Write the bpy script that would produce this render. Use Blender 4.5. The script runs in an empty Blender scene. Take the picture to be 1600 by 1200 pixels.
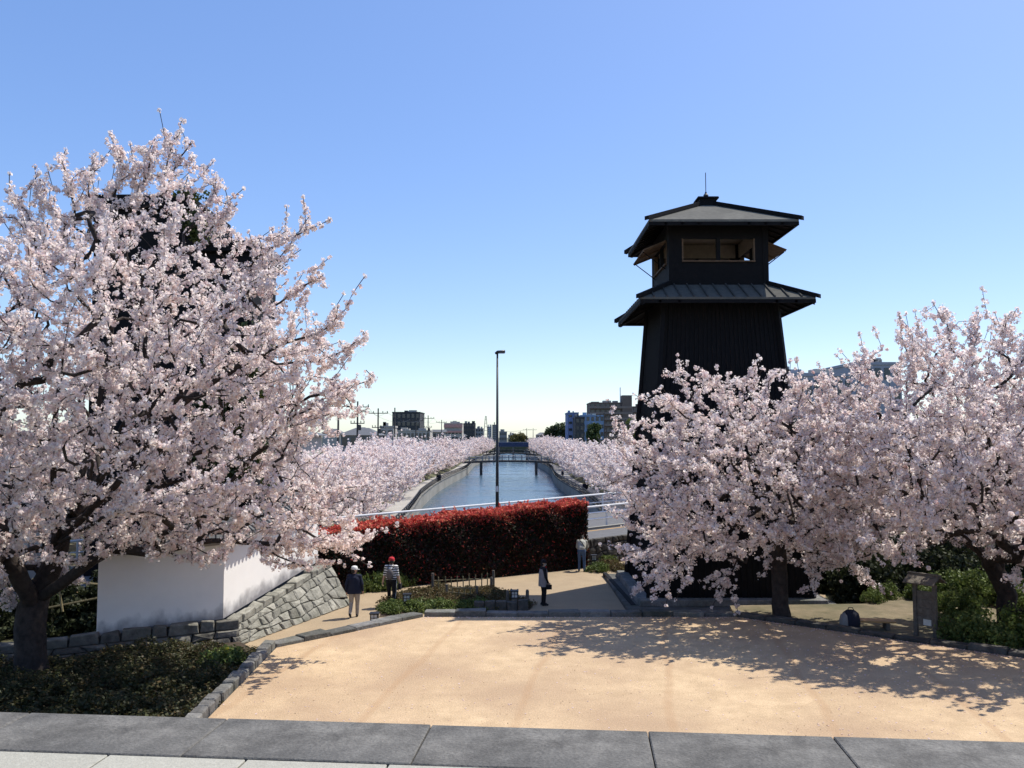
import bpy, bmesh, math, random
import numpy as np
from mathutils import Vector, Matrix

# ------------------------------------------------------------------ camera, sky, sun, exposure
S = bpy.context.scene
COL = S.collection
R = math.radians
CAM_Z = 6.0
PITCH = math.atan(83 / 1300)
cam_d = bpy.data.cameras.new('camera'); cam = bpy.data.objects.new('camera', cam_d); COL.objects.link(cam)
cam_d.sensor_width = 36; cam_d.lens = 1300 / 1600 * 36; cam_d.clip_start = 0.1; cam_d.clip_end = 9000
cam.location = (0, 0, CAM_Z); cam.rotation_euler = (math.pi / 2 + PITCH, 0, 0)
S.camera = cam
SUN_EL, SUN_AZ = R(59), R(33)            # azimuth counted from +X towards +Y
w = bpy.data.worlds.new('World'); S.world = w; w.use_nodes = True
nt = w.node_tree; bg = nt.nodes['Background']
sky = nt.nodes.new('ShaderNodeTexSky'); sky.sky_type = 'NISHITA'; sky.sun_disc = False
sky.sun_elevation = SUN_EL; sky.sun_rotation = math.pi / 2 - SUN_AZ
sky.altitude = 1500; sky.air_density = 1.0; sky.dust_density = 2.0; sky.ozone_density = 3.0
sky_gamma = nt.nodes.new('ShaderNodeGamma'); sky_gamma.inputs[1].default_value = .65      # softer range between zenith and horizon
sky_sat = nt.nodes.new('ShaderNodeHueSaturation'); sky_sat.inputs['Saturation'].default_value = 1.42; sky_sat.inputs['Hue'].default_value = .512
nt.links.new(sky.outputs[0], sky_gamma.inputs[0]); nt.links.new(sky_gamma.outputs[0], sky_sat.inputs['Color'])
nt.links.new(sky_sat.outputs[0], bg.inputs[0]); bg.inputs[1].default_value = 0.15
sl = bpy.data.lights.new('sun', 'SUN'); sl.energy = 2.55; sl.angle = R(0.53); sl.color = (1, .94, .84)
sun = bpy.data.objects.new('sun', sl); COL.objects.link(sun)
sd = Vector((math.cos(SUN_EL) * math.cos(SUN_AZ), math.cos(SUN_EL) * math.sin(SUN_AZ), math.sin(SUN_EL)))
sun.rotation_euler = sd.to_track_quat('Z', 'Y').to_euler(); sun.location = (30, 20, 60)
S.view_settings.view_transform = 'Standard'; S.view_settings.look = 'None'
S.view_settings.exposure = 1.25; S.view_settings.gamma = 1; S.view_settings.use_curve_mapping = False
S.render.engine = 'CYCLES'
S.cycles.max_bounces = 8; S.cycles.diffuse_bounces = 6; S.cycles.transmission_bounces = 6; S.cycles.glossy_bounces = 3
S.cycles.caustics_reflective = False; S.cycles.caustics_refractive = False

# ------------------------------------------------------------------ measuring helpers
def ray(u, v):
    x = (u - 800) / 1300; y = -(v - 600) / 1300
    return x, math.cos(PITCH) - y * math.sin(PITCH), math.sin(PITCH) + y * math.cos(PITCH)
def G(u, v, z=0.0):                       # where the photo's pixel meets the level z
    a, b, c = ray(u, v); t = (z - CAM_Z) / c
    return Vector((a * t, b * t, z))
def D(u, v, Y):                           # ... or the distance Y
    a, b, c = ray(u, v); t = Y / b
    return Vector((a * t, Y, CAM_Z + c * t))

# ------------------------------------------------------------------ materials
MATS = {}
def M(name, c1, c2=None, scale=4.0, rough=.85, bump=0.0, bscale=None, rnd=0.0, spec=.3, metal=0.0, detail=6, c3=None, big=.6, speck=0.0, speck_scale=90):
    if name in MATS: return MATS[name]
    m = bpy.data.materials.new(name); m.use_nodes = True; MATS[name] = m
    t = m.node_tree; N = t.nodes; L = t.links; b = N['Principled BSDF']
    b.inputs['Roughness'].default_value = rough; b.inputs['Specular IOR Level'].default_value = spec
    b.inputs['Metallic'].default_value = metal
    tc = N.new('ShaderNodeTexCoord')
    if c2 is None: c2 = tuple(x * .82 for x in c1)
    n1 = N.new('ShaderNodeTexNoise'); n1.inputs['Scale'].default_value = scale; n1.inputs['Detail'].default_value = detail
    n1.inputs['Roughness'].default_value = .65
    L.new(tc.outputs['Object'], n1.inputs['Vector'])
    r = N.new('ShaderNodeValToRGB'); r.color_ramp.elements[0].position = .33; r.color_ramp.elements[1].position = .68
    r.color_ramp.elements[0].color = (*c2, 1); r.color_ramp.elements[1].color = (*c1, 1)
    L.new(n1.outputs['Fac'], r.inputs['Fac']); col = r.outputs['Color']
    if c3 is not None:
        n2 = N.new('ShaderNodeTexNoise'); n2.inputs['Scale'].default_value = scale * .17; n2.inputs['Detail'].default_value = 4
        L.new(tc.outputs['Object'], n2.inputs['Vector'])
        r2 = N.new('ShaderNodeValToRGB'); r2.color_ramp.elements[0].position = .42; r2.color_ramp.elements[1].position = .66
        L.new(n2.outputs['Fac'], r2.inputs['Fac'])
        ml = N.new('ShaderNodeMath'); ml.operation = 'MULTIPLY'; ml.inputs[1].default_value = big
        L.new(r2.outputs['Color'], ml.inputs[0])
        mx = N.new('ShaderNodeMix'); mx.data_type = 'RGBA'
        L.new(ml.outputs[0], mx.inputs[0]); L.new(col, mx.inputs[6]); mx.inputs[7].default_value = (*c3, 1); col = mx.outputs[2]
    if speck:
        n4 = N.new('ShaderNodeTexNoise'); n4.inputs['Scale'].default_value = speck_scale; n4.inputs['Detail'].default_value = 3; n4.inputs['Roughness'].default_value = .8
        L.new(tc.outputs['Object'], n4.inputs['Vector'])
        m4 = N.new('ShaderNodeMapRange'); m4.inputs[1].default_value = .3; m4.inputs[2].default_value = .7; m4.inputs[3].default_value = 1 - speck; m4.inputs[4].default_value = 1 + speck
        L.new(n4.outputs['Fac'], m4.inputs[0]); h4 = N.new('ShaderNodeHueSaturation'); L.new(m4.outputs[0], h4.inputs['Value']); L.new(col, h4.inputs['Color']); col = h4.outputs[0]
    if rnd:
        oi = N.new('ShaderNodeObjectInfo'); mr = N.new('ShaderNodeMapRange')
        mr.inputs[3].default_value = 1 - rnd; mr.inputs[4].default_value = 1 + rnd
        L.new(oi.outputs['Random'], mr.inputs[0])
        hs = N.new('ShaderNodeHueSaturation'); L.new(mr.outputs[0], hs.inputs['Value']); L.new(col, hs.inputs['Color']); col = hs.outputs[0]
    L.new(col, b.inputs['Base Color'])
    if bump:
        n3 = N.new('ShaderNodeTexNoise'); n3.inputs['Scale'].default_value = bscale or scale * 4; n3.inputs['Detail'].default_value = 5
        L.new(tc.outputs['Object'], n3.inputs['Vector'])
        bp = N.new('ShaderNodeBump'); bp.inputs['Strength'].default_value = bump; bp.inputs['Distance'].default_value = .03
        L.new(n3.outputs['Fac'], bp.inputs['Height']); L.new(bp.outputs[0], b.inputs['Normal'])
    return m

def leafmat(name, trans=.35, rough=.6, gloss=.0):
    m = bpy.data.materials.new(name); m.use_nodes = True; t = m.node_tree; N = t.nodes; L = t.links
    N.remove(N['Principled BSDF']); out = N['Material Output']
    at = N.new('ShaderNodeAttribute'); at.attribute_name = 'Col'
    d = N.new('ShaderNodeBsdfDiffuse'); tr = N.new('ShaderNodeBsdfTranslucent'); mx = N.new('ShaderNodeMixShader')
    L.new(at.outputs['Color'], d.inputs['Color']); L.new(at.outputs['Color'], tr.inputs['Color'])
    mx.inputs[0].default_value = trans; L.new(d.outputs[0], mx.inputs[1]); L.new(tr.outputs[0], mx.inputs[2])
    last = mx
    if gloss:
        g = N.new('ShaderNodeBsdfGlossy'); g.inputs['Roughness'].default_value = .55; g.inputs['Color'].default_value = (.9, .9, .9, 1)
        m2 = N.new('ShaderNodeMixShader'); m2.inputs[0].default_value = gloss
        L.new(mx.outputs[0], m2.inputs[1]); L.new(g.outputs[0], m2.inputs[2]); last = m2
    L.new(last.outputs[0], out.inputs[0])
    return m
BLOSSOM = leafmat('cherry_blossom', .52)
LEAF = leafmat('leaf', .28, gloss=.018)
BARK = M('bark', (.055, .043, .037), (.018, .014, .013), 6, .9, .8, 14)
WOOD_BLACK = M('blackened_timber', (.0085, .008, .009), (.005, .005, .006), 7, .75, .35, 30, rnd=.12, spec=.15)
WOOD_BROWN = M('brown_timber', (.16, .105, .065), (.09, .058, .036), 6, .8, .3, 20, rnd=.1)
WOOD_GREY = M('weathered_timber', (.17, .15, .125), (.09, .078, .065), 8, .9, .4, 25, rnd=.15)
BAMBOO = M('bamboo', (.27, .225, .125), (.17, .14, .075), 9, .7, .2, 20, rnd=.2)
SHINGLE = M('grey_roof', (.17, .167, .148), (.12, .117, .105), 5, .95, .3, 25, c3=(.085, .085, .078), big=.5, spec=.05)
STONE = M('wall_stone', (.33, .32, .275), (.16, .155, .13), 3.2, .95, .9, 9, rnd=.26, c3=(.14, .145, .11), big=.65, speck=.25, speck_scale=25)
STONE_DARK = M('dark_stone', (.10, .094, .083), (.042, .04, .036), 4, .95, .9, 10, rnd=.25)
KERB = M('kerb_stone', (.20, .195, .185), (.10, .097, .092), 5, .92, .8, 14, rnd=.28, c3=(.06, .065, .045), big=.7, speck=.25, speck_scale=30)
GRANITE = M('granite_coping', (.165, .158, .142), (.066, .063, .057), 5, .85, .35, 60, rnd=.06, c3=(.062, .062, .06), big=.65, detail=12, speck=.3, speck_scale=55)
PAVER = M('pale_paver', (.37, .36, .305), (.31, .30, .25), 30, .9, .25, 90, rnd=.05, detail=8, speck=.12, speck_scale=110)
SAND = M('sand', (.565, .42, .262), (.42, .305, .185), 2.0, .97, .6, 30, c3=(.37, .26, .165), big=.95, detail=14, speck=.16, speck_scale=22)
PATH = M('path_sand', (.37, .285, .185), (.31, .235, .15), 1.2, .97, .4, 25, c3=(.27, .21, .14), big=.6, detail=8, speck=.14, speck_scale=20)
GROUND = M('ground_soil', (.15, .13, .085), (.075, .08, .04), .5, 1, .5, 6, c3=(.06, .075, .03), big=.6)
SOIL = M('bed_soil', (.075, .055, .038), (.04, .03, .02), 3, 1, .8, 12)
ASPHALT = M('asphalt', (.135, .135, .138), (.105, .105, .108), 3, .9, .2, 60)
CONCRETE = M('concrete', (.33, .32, .29), (.22, .215, .19), .8, .9, .3, 8, c3=(.14, .14, .12), big=.5)
WALKWAY = M('walkway_paving', (.36, .345, .315), (.30, .285, .26), .7, .9, .2, 8)
WHITE_METAL = M('white_painted_metal', (.78, .78, .77), (.70, .70, .69), 3, .4, spec=.5)
DARK_METAL = M('dark_metal', (.02, .02, .022), (.014, .014, .016), 5, .45, spec=.5)
TILE = M('roof_tile', (.13, .135, .14), (.08, .083, .088), 4, .6, .3, 12, rnd=.1)
PANE_WHITE = M('lantern_pane', (.62, .62, .60), (.52, .52, .5), 5, .5)
GLASS_FAR = M('window_glass', (.035, .045, .055), (.02, .026, .034), 2, .12, spec=.6)

def sand_tracks():
    m = SAND; t = m.node_tree; N = t.nodes; L = t.links; b = N['Principled BSDF']; src = b.inputs['Base Color'].links[0].from_socket
    tc = N.new('ShaderNodeTexCoord'); mp = N.new('ShaderNodeMapping'); mp.inputs['Rotation'].default_value = (0, 0, R(9)); L.new(tc.outputs['Object'], mp.inputs[0])
    n = N.new('ShaderNodeTexNoise'); n.inputs['Scale'].default_value = .35; n.inputs['Detail'].default_value = 3; L.new(mp.outputs[0], n.inputs['Vector'])
    sp = N.new('ShaderNodeSeparateXYZ'); L.new(mp.outputs[0], sp.inputs[0])
    a = N.new('ShaderNodeMath'); a.operation = 'MULTIPLY_ADD'; a.inputs[1].default_value = .5; L.new(n.outputs['Fac'], a.inputs[0]); L.new(sp.outputs['X'], a.inputs[2])
    q = N.new('ShaderNodeMath'); q.operation = 'MULTIPLY'; q.inputs[1].default_value = 2.1; L.new(a.outputs[0], q.inputs[0])
    sn_ = N.new('ShaderNodeMath'); sn_.operation = 'SINE'; L.new(q.outputs[0], sn_.inputs[0])
    r = N.new('ShaderNodeValToRGB'); r.color_ramp.elements[0].position = .965; r.color_ramp.elements[1].position = 1.0; L.new(sn_.outputs[0], r.inputs['Fac'])
    n2 = N.new('ShaderNodeTexNoise'); n2.inputs['Scale'].default_value = 1.1; n2.inputs['Detail'].default_value = 5; L.new(tc.outputs['Object'], n2.inputs['Vector'])
    m1 = N.new('ShaderNodeMath'); m1.operation = 'MULTIPLY'; L.new(r.outputs[0], m1.inputs[0]); L.new(n2.outputs['Fac'], m1.inputs[1])
    m2 = N.new('ShaderNodeMath'); m2.operation = 'MULTIPLY'; m2.inputs[1].default_value = .85; L.new(m1.outputs[0], m2.inputs[0])
    mx = N.new('ShaderNodeMix'); mx.data_type = 'RGBA'; L.new(m2.outputs[0], mx.inputs[0]); L.new(src, mx.inputs[6]); mx.inputs[7].default_value = (.36, .23, .13, 1)
    L.new(mx.outputs[2], b.inputs['Base Color'])
sand_tracks()
def plaster():
    m = M('white_plaster', (.89, .865, .83), (.85, .825, .79), 2.0, .9, .12, 30)
    t = m.node_tree; N = t.nodes; L = t.links; b = N['Principled BSDF']
    src = b.inputs['Base Color'].links[0].from_socket
    at = N.new('ShaderNodeAttribute'); at.attribute_name = 'Height'
    tc = N.new('ShaderNodeTexCoord'); mp = N.new('ShaderNodeMapping'); mp.inputs['Scale'].default_value = (1.9, 1.9, 1.3)
    n = N.new('ShaderNodeTexNoise'); n.inputs['Scale'].default_value = 1.5; n.inputs['Detail'].default_value = 7
    L.new(tc.outputs['Object'], mp.inputs[0]); L.new(mp.outputs[0], n.inputs['Vector'])
    # rain-splash mould creeping up from the foot of the wall
    a = N.new('ShaderNodeMath'); a.operation = 'MULTIPLY_ADD'; a.inputs[1].default_value = 1.3
    L.new(n.outputs['Fac'], a.inputs[0]); s = N.new('ShaderNodeMath'); s.operation = 'MULTIPLY'; s.inputs[1].default_value = -1.45
    L.new(at.outputs['Fac'], s.inputs[0]); L.new(s.outputs[0], a.inputs[2])
    r = N.new('ShaderNodeValToRGB'); r.color_ramp.elements[0].position = .02; r.color_ramp.elements[1].position = .6
    L.new(a.outputs[0], r.inputs['Fac'])
    mm = N.new('ShaderNodeMath'); mm.operation = 'MULTIPLY'; mm.inputs[1].default_value = .8; L.new(r.outputs[0], mm.inputs[0])
    mx = N.new('ShaderNodeMix'); mx.data_type = 'RGBA'; L.new(mm.outputs[0], mx.inputs[0]); L.new(src, mx.inputs[6])
    mx.inputs[7].default_value = (.15, .14, .15, 1); L.new(mx.outputs[2], b.inputs['Base Color'])
    return m
PLASTER = plaster()

def water():
    m = bpy.data.materials.new('canal_water'); m.use_nodes = True; t = m.node_tree; N = t.nodes; L = t.links; b = N['Principled BSDF']
    b.inputs['Base Color'].default_value = (.05, .085, .115, 1); b.inputs['Roughness'].default_value = .12; b.inputs['IOR'].default_value = 1.33
    tc = N.new('ShaderNodeTexCoord'); mp = N.new('ShaderNodeMapping'); mp.inputs['Scale'].default_value = (.12, .34, 1)
    n = N.new('ShaderNodeTexNoise'); n.inputs['Scale'].default_value = 2.0; n.inputs['Detail'].default_value = 7; n.inputs['Roughness'].default_value = .7
    L.new(tc.outputs['Object'], mp.inputs[0]); L.new(mp.outputs[0], n.inputs['Vector'])
    mp2 = N.new('ShaderNodeMapping'); mp2.inputs['Scale'].default_value = (.05, .16, 1); n2 = N.new('ShaderNodeTexNoise'); n2.inputs['Scale'].default_value = 1.0; n2.inputs['Detail'].default_value = 8; n2.inputs['Roughness'].default_value = .75
    L.new(tc.outputs['Object'], mp2.inputs[0]); L.new(mp2.outputs[0], n2.inputs['Vector'])
    rr_ = N.new('ShaderNodeMapRange'); rr_.inputs[1].default_value = .35; rr_.inputs[2].default_value = .65; rr_.inputs[3].default_value = .04; rr_.inputs[4].default_value = .30
    L.new(n2.outputs['Fac'], rr_.inputs[0]); L.new(rr_.outputs[0], b.inputs['Roughness'])
    bp = N.new('ShaderNodeBump'); bp.inputs['Strength'].default_value = .45; bp.inputs['Distance'].default_value = .22
    L.new(n.outputs['Fac'], bp.inputs['Height']); L.new(bp.outputs[0], b.inputs['Normal'])
    return m
WATER = water()

# ------------------------------------------------------------------ mesh helpers
def tag(o, label, cat, group=None):
    o['label'] = label; o['category'] = cat
    if group: o['group'] = group
    return o
def put(o, parent):
    if parent is not None:
        o.parent = parent; o.matrix_parent_inverse = parent.matrix_basis.inverted()
    return o
def empty(name, loc, label=None, cat=None, group=None, rz=0):
    e = bpy.data.objects.new(name, None); COL.objects.link(e); e.location = loc; e.rotation_euler = (0, 0, rz)
    e.empty_display_size = .3
    if label: tag(e, label, cat, group)
    return e
def link(name, me, mat, parent=None, smooth=False):
    o = bpy.data.objects.new(name, me); COL.objects.link(o)
    if mat is not None: me.materials.append(mat)
    if smooth: me.polygons.foreach_set('use_smooth', np.ones(len(me.polygons), bool))
    return put(o, parent)
def copytree(o, parent=None, delta=None):
    c = o.copy(); COL.objects.link(c)
    if parent is not None: c.parent = parent
    for ch in o.children: copytree(ch, c)
    return c

class MB:
    def __init__(s): s.v = []; s.f = []
    def add(s, vs, fs):
        o = len(s.v); s.v += [tuple(x) for x in vs]; s.f += [tuple(i + o for i in f) for f in fs]; return s
    def box(s, c, d, rz=0, rot=None):
        x, y, z = d[0] / 2, d[1] / 2, d[2] / 2
        m = rot if rot is not None else Matrix.Rotation(rz, 3, 'Z'); c = Vector(c)
        vs = [c + m @ Vector(p) for p in ((-x, -y, -z), (x, -y, -z), (x, y, -z), (-x, y, -z), (-x, -y, z), (x, -y, z), (x, y, z), (-x, y, z))]
        return s.add(vs, [(0, 3, 2, 1), (4, 5, 6, 7), (0, 1, 5, 4), (1, 2, 6, 5), (2, 3, 7, 6), (3, 0, 4, 7)])
    def hexa(s, b, t):                      # four bottom points, four top points
        return s.add(list(b) + list(t), [(0, 3, 2, 1), (4, 5, 6, 7), (0, 1, 5, 4), (1, 2, 6, 5), (2, 3, 7, 6), (3, 0, 4, 7)])
    def prism(s, poly, z0, z1):
        n = len(poly)
        vs = [(p[0], p[1], z0) for p in poly] + [(p[0], p[1], z1) for p in poly]
        return s.add(vs, [tuple(range(n - 1, -1, -1)), tuple(range(n, 2 * n))] + [(i, (i + 1) % n, n + (i + 1) % n, n + i) for i in range(n)])
    def tube(s, pts, rs, n=6, cap=True):
        pts = [Vector(p) for p in pts]; vs = []; fs = []
        if not hasattr(rs, '__len__'): rs = [rs] * len(pts)
        for i, p in enumerate(pts):
            t = (pts[min(i + 1, len(pts) - 1)] - pts[max(i - 1, 0)]).normalized()
            a = t.cross(Vector((0, 0, 1)) if abs(t.z) < .9 else Vector((1, 0, 0))).normalized(); b = t.cross(a)
            for k in range(n):
                q = 2 * math.pi * k / n; vs.append(p + (a * math.cos(q) + b * math.sin(q)) * rs[i])
        for i in range(len(pts) - 1):
            for k in range(n):
                k2 = (k + 1) % n; fs.append((i * n + k, i * n + k2, (i + 1) * n + k2, (i + 1) * n + k))
        if cap: fs += [tuple(range(n - 1, -1, -1)), tuple(range((len(pts) - 1) * n, len(pts) * n))]
        return s.add(vs, fs)
    def lathe(s, c, prof, n=12):
        vs = []; fs = []; c = Vector(c)
        for (r, z) in prof:
            for k in range(n): q = 2 * math.pi * k / n; vs.append(c + Vector((r * math.cos(q), r * math.sin(q), z)))
        for i in range(len(prof) - 1):
            for k in range(n):
                k2 = (k + 1) % n; fs.append((i * n + k, i * n + k2, (i + 1) * n + k2, (i + 1) * n + k))
        fs += [tuple(range(n - 1, -1, -1)), tuple(range((len(prof) - 1) * n, len(prof) * n))]
        return s.add(vs, fs)
    def mesh(s, name):
        me = bpy.data.meshes.new(name); me.from_pydata(s.v, [], s.f); me.update(); return me
    def build(s, name, mat, parent=None, smooth=False, bevel=0):
        me = s.mesh(name)
        if bevel:
            bm = bmesh.new(); bm.from_mesh(me)
            bmesh.ops.bevel(bm, geom=bm.edges[:], offset=bevel, segments=1, affect='EDGES'); bm.to_mesh(me); bm.free()
        return link(name, me, mat, parent, smooth)
def structure(o): o['kind'] = 'structure'; return o
def stuff(o): o['kind'] = 'stuff'; return o

def quadmesh(name, V, C=None):              # V (n,4,3) quads, C (n,3) colours
    n = len(V); me = bpy.data.meshes.new(name)
    me.vertices.add(n * 4); me.vertices.foreach_set('co', np.ascontiguousarray(V, np.float32).ravel())
    me.loops.add(n * 4); me.loops.foreach_set('vertex_index', np.arange(n * 4, dtype=np.int32))
    me.polygons.add(n); me.polygons.foreach_set('loop_start', np.arange(0, n * 4, 4, dtype=np.int32))
    me.update(calc_edges=True)
    if C is not None:
        ca = me.color_attributes.new('Col', 'FLOAT_COLOR', 'POINT')
        cc = np.ones((n, 4, 4), np.float32); cc[:, :, :3] = C[:, None, :]; ca.data.foreach_set('color', cc.ravel())
    return me
def unit(a): return a / (np.linalg.norm(a, axis=-1, keepdims=True) + 1e-9)
def puffs(Cn, Rd, K, size, pal, rng, jit=.7, fold=.35, aspect=1.0, inner=.5, wts=None):
    Cn = np.asarray(Cn, float); P = len(Cn); Rd = np.broadcast_to(np.asarray(Rd, float), (P,))
    d = unit(rng.normal(size=(P, K, 3)))
    pos = Cn[:, None] + d * Rd[:, None, None] * rng.uniform(inner, 1.12, (P, K, 1))
    n = unit(d + jit * rng.normal(size=(P, K, 3))); t = unit(np.cross(n, rng.normal(size=(P, K, 3)))); b = np.cross(n, t)
    s = (size * rng.uniform(.65, 1.35, (P, K, 1)))
    f = n * s * fold
    V = np.stack([pos + t * s * aspect + f, pos + b * s, pos - t * s * aspect + f, pos - b * s], 2).reshape(-1, 4, 3)
    pal = np.asarray(pal, float); base = pal[rng.choice(len(pal), (P, 1), p=wts)]
    own = pal[rng.choice(len(pal), (P, K), p=wts)]
    C = (base * .5 + own * .5) * rng.uniform(.86, 1.1, (P, K, 1))
    return V, np.clip(C.reshape(-1, 3), 0, .95)

# ------------------------------------------------------------------ the setting: ground, path, terrace, canal, road
def Lb(y): return -12.2 - .65 * math.sin(y * .047 - 5.2) + (.012 * max(0, y - 230)) + .035 * max(0, 112 - y)
def Rb(y): return 9.3 + .55 * math.sin(y * .06 - 5.0) - (.006 * max(0, y - 230))
WATER_Z, WALK_Z = -3.5, -2.0
def ground():
    ys = [-40, 0, 40, 55.9, 56] + [56 + 4 * i for i in range(1, 117)] + [520.1, 600, 900, 1600, 3500, 8000]
    vs = []; fs = []
    for y in ys:
        l, r = Lb(y), Rb(y); on = 56 <= y <= 520
        xs = [-6000, -700, -90, l - 12, l - 8, l - 5.5, l - 3.2, l - .05, l, r, r + .05, r + 3.2, r + 5.5, r + 8, r + 12, 90, 700, 6000]
        zs = [0, 0, 0, 0, -.5, -.9, WALK_Z, WALK_Z, -5, -5, WALK_Z, WALK_Z, -.9, -.5, 0, 0, 0, 0]
        for x, z in zip(xs, zs): vs.append((x, y, z if on else -.02))
    n = 18
    for j in range(len(ys) - 1):
        for i in range(n - 1): fs.append((j * n + i, j * n + i + 1, (j + 1) * n + i + 1, (j + 1) * n + i))
    return structure(MB().add(vs, fs).build('ground', GROUND))
ground()
structure(MB().add([(-16, 56, WATER_Z), (13, 56, WATER_Z), (13, 519, WATER_Z), (-16, 519, WATER_Z)], [(0, 1, 2, 3)]).build('water', WATER))

def ribbon(fn, y0, y1, dy, off0, off1, z, sgn):
    vs = []; fs = []; k = 0; y = y0
    while y <= y1 + .01:
        x = fn(y); vs += [(x + sgn * off0, y, z), (x + sgn * off1, y, z)]
        if k: fs.append((2 * k - 2, 2 * k - 1, 2 * k + 1, 2 * k)); 
        k += 1; y += dy
    return MB().add(vs, fs)
structure(ribbon(Lb, 56.2, 519, 4, .25, 3.1, WALK_Z + .008, -1).build('walkway', WALKWAY))
structure(ribbon(Rb, 56.2, 519, 4, .25, 3.1, WALK_Z + .008, 1).build('walkway', WALKWAY))
def sweepbox(fn, sgn, o0, o1, z0, z1, y0=56.2, y1=519, dy=3):
    vs = []; fs = []; k = 0; y = y0
    while y <= y1:
        x = fn(y); vs += [(x + sgn * o0, y, z0), (x + sgn * o1, y, z0), (x + sgn * o1, y, z1), (x + sgn * o0, y, z1)]
        if k:
            a = 4 * k - 4; b = 4 * k
            for i in range(4): fs.append((a + i, a + (i + 1) % 4, b + (i + 1) % 4, b + i))
        k += 1; y += dy
    fs += [(3, 2, 1, 0), tuple(range(4 * k - 4, 4 * k))]
    return MB().add(vs, fs)
for fn, sgn, side in ((Lb, -1, 'left'), (Rb, 1, 'right')):
    cw = empty('canal_wall', (fn(60), 60, -4.5), 'curving concrete embankment wall along the %s bank of the canal' % side, 'wall')
    sweepbox(fn, sgn, -.15, .25, -4.6, -1.9).build('wall_body', CONCRETE, cw)
    sweepbox(fn, sgn, -.22, .32, -1.9, -1.72).build('coping', KERB, cw)
    rl = empty('canal_railing', (fn(60), 60, -1.7), 'low dark railing following the %s canal bank' % side, 'railing')
    for zz, th in ((-.95, .1), (-1.3, .06)):
        sweepbox(fn, sgn, .0, .09, zz - th, zz).build('rail', DARK_METAL, rl)
    pm = MB(); y = 57
    while y < 515: pm.box((fn(y) + sgn * .05, y, -1.36), (.12, .12, .84)); y += 2.0
    stuff(pm.build('post', DARK_METAL, rl))

# terrace of pale sand, the path beyond, planting beds
TZ = .5                                    # the sand lies half a metre above the path
TER = [G(250, 1200, TZ), G(330, 1117, TZ), G(432, 1012, TZ), G(662, 964, TZ), G(1150, 964, TZ), G(1640, 1034, TZ), (15, 14, 0), (14, 4.6, 0), (-8, 4.6, 0)]
TER = [(p[0], p[1]) for p in TER]
def sheet(name, poly, z, mat):
    return structure(MB().add([(p[0], p[1], z) for p in poly], [tuple(range(len(poly)))]).build(name, mat))
sheet('sand_terrace', TER, TZ, SAND)
structure(MB().prism([TER[4], TER[5], (15.2, 14), (24, 14), (24, 29.5), (12.3, 29.5), (11.8, 28.2), (7.2, 27.9)], -.1, TZ - .05).build('earth_bank', M('bank_soil_shaded', (.24, .19, .125), (.12, .10, .06), 1.5, 1, .6, 14, c3=(.07, .075, .035), big=.6)))  # soil colour darkened to carry the dappled shade of the trees
path_poly = [(p.x, p.y) for p in (G(330, 1030), G(700, 985), G(1150, 985), G(1290, 960), G(1290, 930), G(1010, 868), G(925, 878), G(560, 925), G(520, 930), G(470, 955), G(300, 1000))]
sheet('path', path_poly, .004, PATH)

# foreground viewing deck: pale pavers and a dark granite coping on a retaining wall
DZ = 4.4
e0 = G(0, 1112, DZ); e1 = G(1600, 1160, DZ); de = (e1 - e0).normalized(); dn = Vector((-de.y, de.x, 0))
deck_rot = math.atan2(de.y, de.x)
def dk(t, n): return e0 + de * t + dn * n
t0 = -6.0; t1 = 12.0
structure(MB().hexa([dk(t0, -.62) + Vector((0, 0, -DZ - .1)), dk(t1, -.62) + Vector((0, 0, -DZ - .1)), dk(t1, -.05) + Vector((0, 0, -DZ - .1)), dk(t0, -.05) + Vector((0, 0, -DZ - .1))],
    [dk(t0, -.62) + Vector((0, 0, -.17)), dk(t1, -.62) + Vector((0, 0, -.17)), dk(t1, -.05) + Vector((0, 0, -.17)), dk(t0, -.05) + Vector((0, 0, -.17))]).build('retaining_wall', STONE_DARK))
deck = structure(MB().hexa([dk(t0, -8) + Vector((0, 0, -.4)), dk(t1, -8) + Vector((0, 0, -.4)), dk(t1, -.63) + Vector((0, 0, -.4)), dk(t0, -.63) + Vector((0, 0, -.4))],
    [dk(t0, -8) + Vector((0, 0, -.065)), dk(t1, -8) + Vector((0, 0, -.065)), dk(t1, -.63) + Vector((0, 0, -.065)), dk(t0, -.63) + Vector((0, 0, -.065))]).build('viewing_deck', SOIL))
cop = empty('granite_coping', e0, 'dark grey granite coping slabs along the edge of the viewing deck', 'coping')
tz = (e0.x)
joints = [(x - e0.x) / de.x for x in (-7.5, -6.3, -5.15, -3.97, -2.8, -1.62, -.45, .74, 1.715, 2.7, 3.7, 4.7, 5.7, 6.7)]
for i in range(len(joints) - 1):
    a, b = joints[i] + .003, joints[i + 1] - .003; c = dk((a + b) / 2, -.28)
    MB().box((0, 0, 0), (b - a, .56, .16)).build('slab', GRANITE, None, bevel=.006)
    o = COL.objects[-1]; o.location = c + Vector((0, 0, -.08 + (i % 3) * .0012)); o.rotation_euler.z = deck_rot; put(o, cop)
px = [-2.05 + .715 * k for k in range(-7, 12)]
pj = [(x + .06 - e0.x) / de.x for x in px]
pme = MB().box((0, 0, 0), (.707, .99, .06)).mesh('paver')
bm = bmesh.new(); bm.from_mesh(pme); bmesh.ops.bevel(bm, geom=bm.edges[:], offset=.004, segments=1, affect='EDGES'); bm.to_mesh(pme); bm.free(); pme.materials.append(PAVER)
for row in range(3):
    for t in pj:
        o = bpy.data.objects.new('paver', pme); COL.objects.link(o)
        o.location = dk(t + .36, -.565 - .5 - row * 1.0) + Vector((0, 0, -.032)); o.rotation_euler.z = deck_rot; put(o, deck)

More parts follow.
